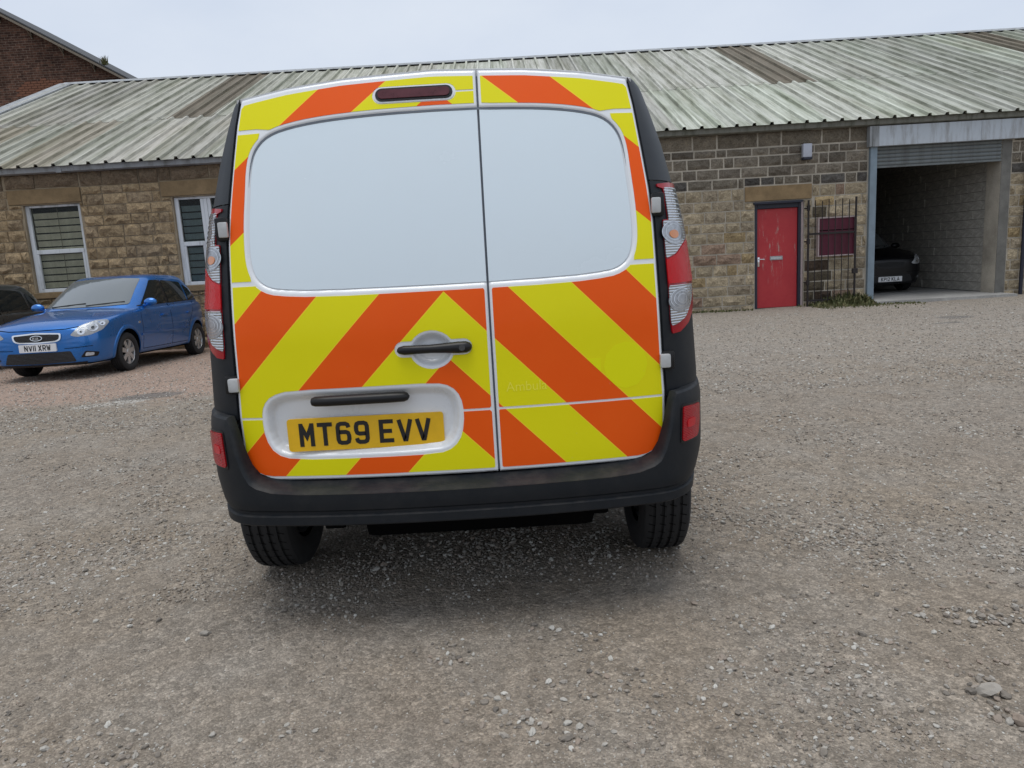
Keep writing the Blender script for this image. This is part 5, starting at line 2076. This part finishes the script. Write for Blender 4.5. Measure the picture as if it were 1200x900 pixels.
        mr = mm.build("door_mirror", paint, root, True, 50)
        # headlights
        a_ = (.94, .34) if sg > 0 else (-.94, .34)
        fm = surf_map(bvh, Vector((sg * .342, -.94, 0)) * 2, (a_[0], a_[1], 0), (0, 0, 1), (-sg * .342, .94, 0))
        zz = zk
        hl = patch("headlight", round_poly([(.43, .615 * zz), (.52, .590 * zz), (.68, .605 * zz), (.82, .665 * zz), (.895, .765 * zz), (.875, .800 * zz), (.74, .800 * zz), (.56, .735 * zz)], .03, 4), fm, [MT['headlamp']], root, d=.006, back=-.004, step=.04)
        for u_, v_, r_ in ((.575, .655, .045), (.715, .708, .060), (.82, .750, .030)):
            patch("lamp_reflector", [(u_ + r_ * cos(t), (v_ + r_ * .9 * sin(t)) * zz) for t in np.linspace(0, 2 * pi, 16, endpoint=False)], fm, [MT['chrome']], hl, d=.009, back=.004, step=0)
            patch("lamp_bulb", [(u_ + r_ * .3 * cos(t), (v_ + r_ * .3 * sin(t)) * zz) for t in np.linspace(0, 2 * pi, 12, endpoint=False)], fm, [MT['lens_dark']], hl, d=.0105, back=.008, step=0)
        fl = patch("fog_lamp_recess", round_poly([(.53, .30), (.73, .30), (.76, .36), (.60, .39)], .02, 3), fm, [MT['blackp']], root, d=.003, back=-.004, step=.04)
        patch("fog_lamp", round_poly([(.585, .318), (.69, .320), (.70, .36), (.605, .368)], .015, 3), fm, [MT['lens_clear']], fl, d=.007, back=.002, step=.03)
    # grille, badge, plate, lower intake
    gz_ = zk
    gr = patch("grille_surround", round_poly([(-.345, .655 * gz_), (-.33, .565 * gz_), (-.26, .535 * gz_), (0, .525 * gz_), (.26, .535 * gz_), (.33, .565 * gz_), (.345, .655 * gz_), (0, .675 * gz_)], .03, 4), front, [grim or MT['chrome']], root, d=.014, back=-.004, step=.05)
    patch("grille_mesh", round_poly([(-.32, .638 * gz_), (-.305, .575 * gz_), (-.25, .553 * gz_), (0, .543 * gz_), (.25, .553 * gz_), (.305, .575 * gz_), (.32, .638 * gz_), (0, .656 * gz_)], .025, 4), front, [MT['grille']], gr, d=.017, back=.01, step=.05)
    if badge:
        bd = patch("badge", [(.085 * cos(t), .600 * gz_ + .038 * sin(t)) for t in np.linspace(0, 2 * pi, 24, endpoint=False)], front, [MT['chrome']], gr, d=.024, back=.014, step=.04)
        patch("badge_field", [(.074 * cos(t), .600 * gz_ + .030 * sin(t)) for t in np.linspace(0, 2 * pi, 24, endpoint=False)], front, [MT['blackp']], bd, d=.026, back=.022, step=.04)
        lm = MB()
        plate_text(badge, -.047, .584 * gz_, front(0, .60, .027).y, lm, ch=(.030, .032), gap=.008, space=.02, stroke=.007)
        lm.build("badge_letters", MT['chrome'], bd)
    patch("lower_intake", round_poly([(-.44, .40), (-.50, .25), (0, .235), (.50, .25), (.44, .40), (.25, .395), (-.25, .395)], .03, 4), front, [MT['grille']], root, d=.003, back=-.004, step=.05)
    patch("bumper_lip", round_poly([(-.62, .242), (-.60, .212), (0, .202), (.60, .212), (.62, .242), (0, .228)], .01, 2), front, [MT['blackp']], root, d=.010, back=-.004, step=.05)
    if plate:
        p = front(0, plz * gz_, .018)
        yy = p.y
        z_ = plz * gz_
        mb = MB()
        pm = round_poly([(-.26, z_ - .0555), (.26, z_ - .0555), (.26, z_ + .0555), (-.26, z_ + .0555)], .01, 3)
        n = len(pm)
        mb.add([(x, yy, z) for x, z in pm] + [(x, yy + .03, z) for x, z in pm], [tuple(range(n))] + [(i, (i + 1) % n, n + (i + 1) % n, n + i) for i in range(n)])
        npl = mb.build("number_plate", MT['plate_w'], root)
        tm = MB()
        wid = sum(.061 if c not in '1I' else .025 for c in plate if c != ' ') + .022
        plate_text(plate, -wid / 2 + .004, z_ - .0395, yy, tm)
        tm.build("plate_characters", MT['ink'], npl)
    # shut lines of the bonnet and bumper
    for ln in ([(-.60, .735), (-.40, .708), (0, .700), (.40, .708), (.60, .735)], [(-.70, .455), (-.47, .44), (-.36, .44)], [(.36, .44), (.47, .44), (.70, .455)]):
        L, R = ribbon([(x, z * zk) for x, z in ln], .007)
        patch("panel_gap", [tuple(p) for p in L] + [tuple(p) for p in R[::-1]], front, [MT['under']], root, d=.004, step=.04)
    # wipers
    for xa, xb in ((-.50, .05), (.08, .58)):
        pts_ = [front(x, z, .014) for x, z in ((xa, 1.0 * 1), ((xa + xb) / 2, 1.018), (xb, 1.035))]
        MB().tube(pts_, .009, 6).build("wiper", MT['blackp'], root)
    p0 = MB().box(-.54, .54, .3, 3.8, .19, .32)
    p0.build("underbody", MT['under'], root)
    for sx in (-1, 1):
        for y in (.85, 3.35):
            make_wheel(root, sx * .735, y, .2925, .2925, .185, sx, 7, rim or MT['silver'])
    return root


MT['headlamp'] = mat_lens("headlamp_cover", (.50, .52, .53, 1), .55, scale=30)

m_ = Mat("black_grille_mesh", (.010, .010, .011, 1), .5)
m_.bump(m_.voro(55, out='Distance', rand=.15), 1.0, .01)
MT['grille'] = m_.m

pt = math.atan2(-.075, 2.5)
hatchback("hatchback_car", "bright blue hatchback parked nose out with white plate NV11 XRW", (-6.575, 10.12, -.083), pt, MT['blue'], "NV11 XRW", badge="KIA")
hatchback("hatchback_car", "charcoal car at the left edge beside the blue hatchback, only its rear side in view", (-9.55, 10.30, -.086), pt, MT['grey_dark'])
hatchback("hatchback_car", "black car parked in the dark open garage with a white front plate", (8.44, 16.05, .014), 0, MT['black'], "KP12 KLA", zk=1.04, plz=.30, grim=MT['blackp'])


# ------------------------------------------------------------------ things on and by the wall
gy = WY - .17
gate = thing("iron_gate", "rusty black iron bar gate folded back flat against the stone wall", "gate", (5.96, gy, -.03))
def bar(x, z0, z1, r, name, parent=gate):
    return MB().tube([(x - 5.96, 0, z0 + .03), (x - 5.96, rnd.uniform(-.004, .004), (z0 + z1) / 2 + .03), (x - 5.96, 0, z1 + .03)], r, 8).build(name, MT['iron'], parent, True)
bar(5.965, -.05, 2.03, .021, "post")
bar(6.895, -.05, 2.05, .021, "post")
for k, x in enumerate((6.10, 6.235, 6.365, 6.495, 6.63, 6.765)):
    bar(x, .02, 2.02 + rnd.uniform(-.02, .02), .0095, "bar")
for z in (.08, 1.38):
    MB().cbox(.0, .935, -.006, .006, z + .012, z + .050, .002).build("rail", MT['iron'], gate)
MB().cbox(.88, .985, -.028, .022, .60, .70, .006).build("lock_box", MT['iron'], gate)
for z in (.42, 1.22, 1.86):
    MB().tube([(.005, 0, z), (.005, 0, z + .10)], .034, 10).tube([(.005, .0, z + .05), (-.02, .12, z + .05)], .014, 8).build("hinge", MT['iron'], gate, True)

cab_ = thing("notice_cabinet", "square maroon notice cabinet with a pale frame on the wall behind the iron gate", "notice board", (6.55, WY - .04, .93))
MB().cbox(-.345, .345, -.075, .0, .025, .735, .004).build("board", MT['maroon'], cab_)
for a, b, c, d_ in ((-.372, -.347, .0, .76), (.347, .372, .0, .76)):
    MB().cbox(a, b, -.088, .005, c, d_, .003).build("frame_side", MT['frame_pale'], cab_)
for z0_, z1_ in ((.0, .023), (.737, .76)):
    MB().cbox(-.345, .345, -.088, .005, z0_, z1_, .003).build("frame_rail", MT['frame_pale'], cab_)
MB().box(-.34, .34, -.0785, -.0765, .50, .515).build("board_joint", MT['under'], cab_)
MB().tube([(.235, -.09, .44), (.235, -.07, .44)], .022, 10).build("lock", MT['iron'], cab_)

lamp = thing("wall_lamp", "small pale grey box lamp fixed high on the stone wall", "lamp", (5.95, WY - .04, 2.80))
MB().cbox(-.085, .085, -.10, .0, .045, .30, .012).build("lamp_case", MT['lampgrey'], lamp, True, 30)
MB().cbox(-.088, .088, -.115, .0, .0, .042, .008).build("lamp_base", MT['navy'], lamp, True, 30)

# weeds at the foot of the wall -------------------------------------------
def blades(name, n, place, hrange, seed, parent=None):
    r = random.Random(seed)
    mb = MB()
    for _ in range(n):
        x, y, z, hk = place(r)
        h = r.uniform(*hrange) * hk
        a = r.uniform(0, 2 * pi)
        lean = r.uniform(.05, .6) * h
        w = r.uniform(.004, .012) * (1.5 if r.random() < .3 else 1)
        dx, dy = cos(a), sin(a)
        px_, py__ = -dy * w, dx * w
        p1 = (x + dx * lean * .4, y + dy * lean * .4, z + h * .6)
        p2 = (x + dx * lean, y + dy * lean, z + h * r.uniform(.8, 1))
        mb.add([(x - px_, y - py__, z - .01), (x + px_, y + py__, z - .01), (p1[0] + px_ * 1.3, p1[1] + py__ * 1.3, p1[2]), (p1[0] - px_ * 1.3, p1[1] - py__ * 1.3, p1[2]), p2], [(0, 1, 2, 3), (3, 2, 4)])
    return mb.build(name, MT['leaf'], parent)


def at_gate(r):
    x = min(r.gauss(6.75, .33), 7.16)
    y = WY - .05 - abs(r.gauss(0, .22))
    return x, y, gz(x, y), max(.25, 1 - abs(x - 6.85) * .8) * max(.3, 1 - (WY - y) * 1.3)


tag(blades("weeds", 1700, at_gate, (.06, .36), 3), kind='stuff', label="green weeds and grass at the foot of the iron gate by the garage")


def at_base(r):
    x = r.choice((r.uniform(3.2, 4.9), r.uniform(6.0, 6.8)))
    y = WY - .04 - abs(r.gauss(0, .10))
    return x, y, gz(x, y), .5


tag(blades("grass_fringe", 500, at_base, (.03, .12), 5), kind='stuff', label="thin grass along the foot of the stone wall")


def at_front(r):
    x = r.uniform(6.0, 7.9)
    y = WY - .3 - abs(r.gauss(0, .35))
    return x, y, gz(x, y), .5


tag(blades("grass_patch", 800, at_front, (.02, .09), 8), kind='stuff', label="short worn grass in the gravel before the gate")
tuft = thing("weed_tuft", "small green weed growing on the brick building's sloping roof edge", "plant", (-13.98, 27.8, vz(-13.98) + .08))
r5 = random.Random(4)
blades("leaves", 70, lambda r: (r.gauss(0, .08), r.gauss(0, .05), 0, 1), (.12, .34), 4, tuft)
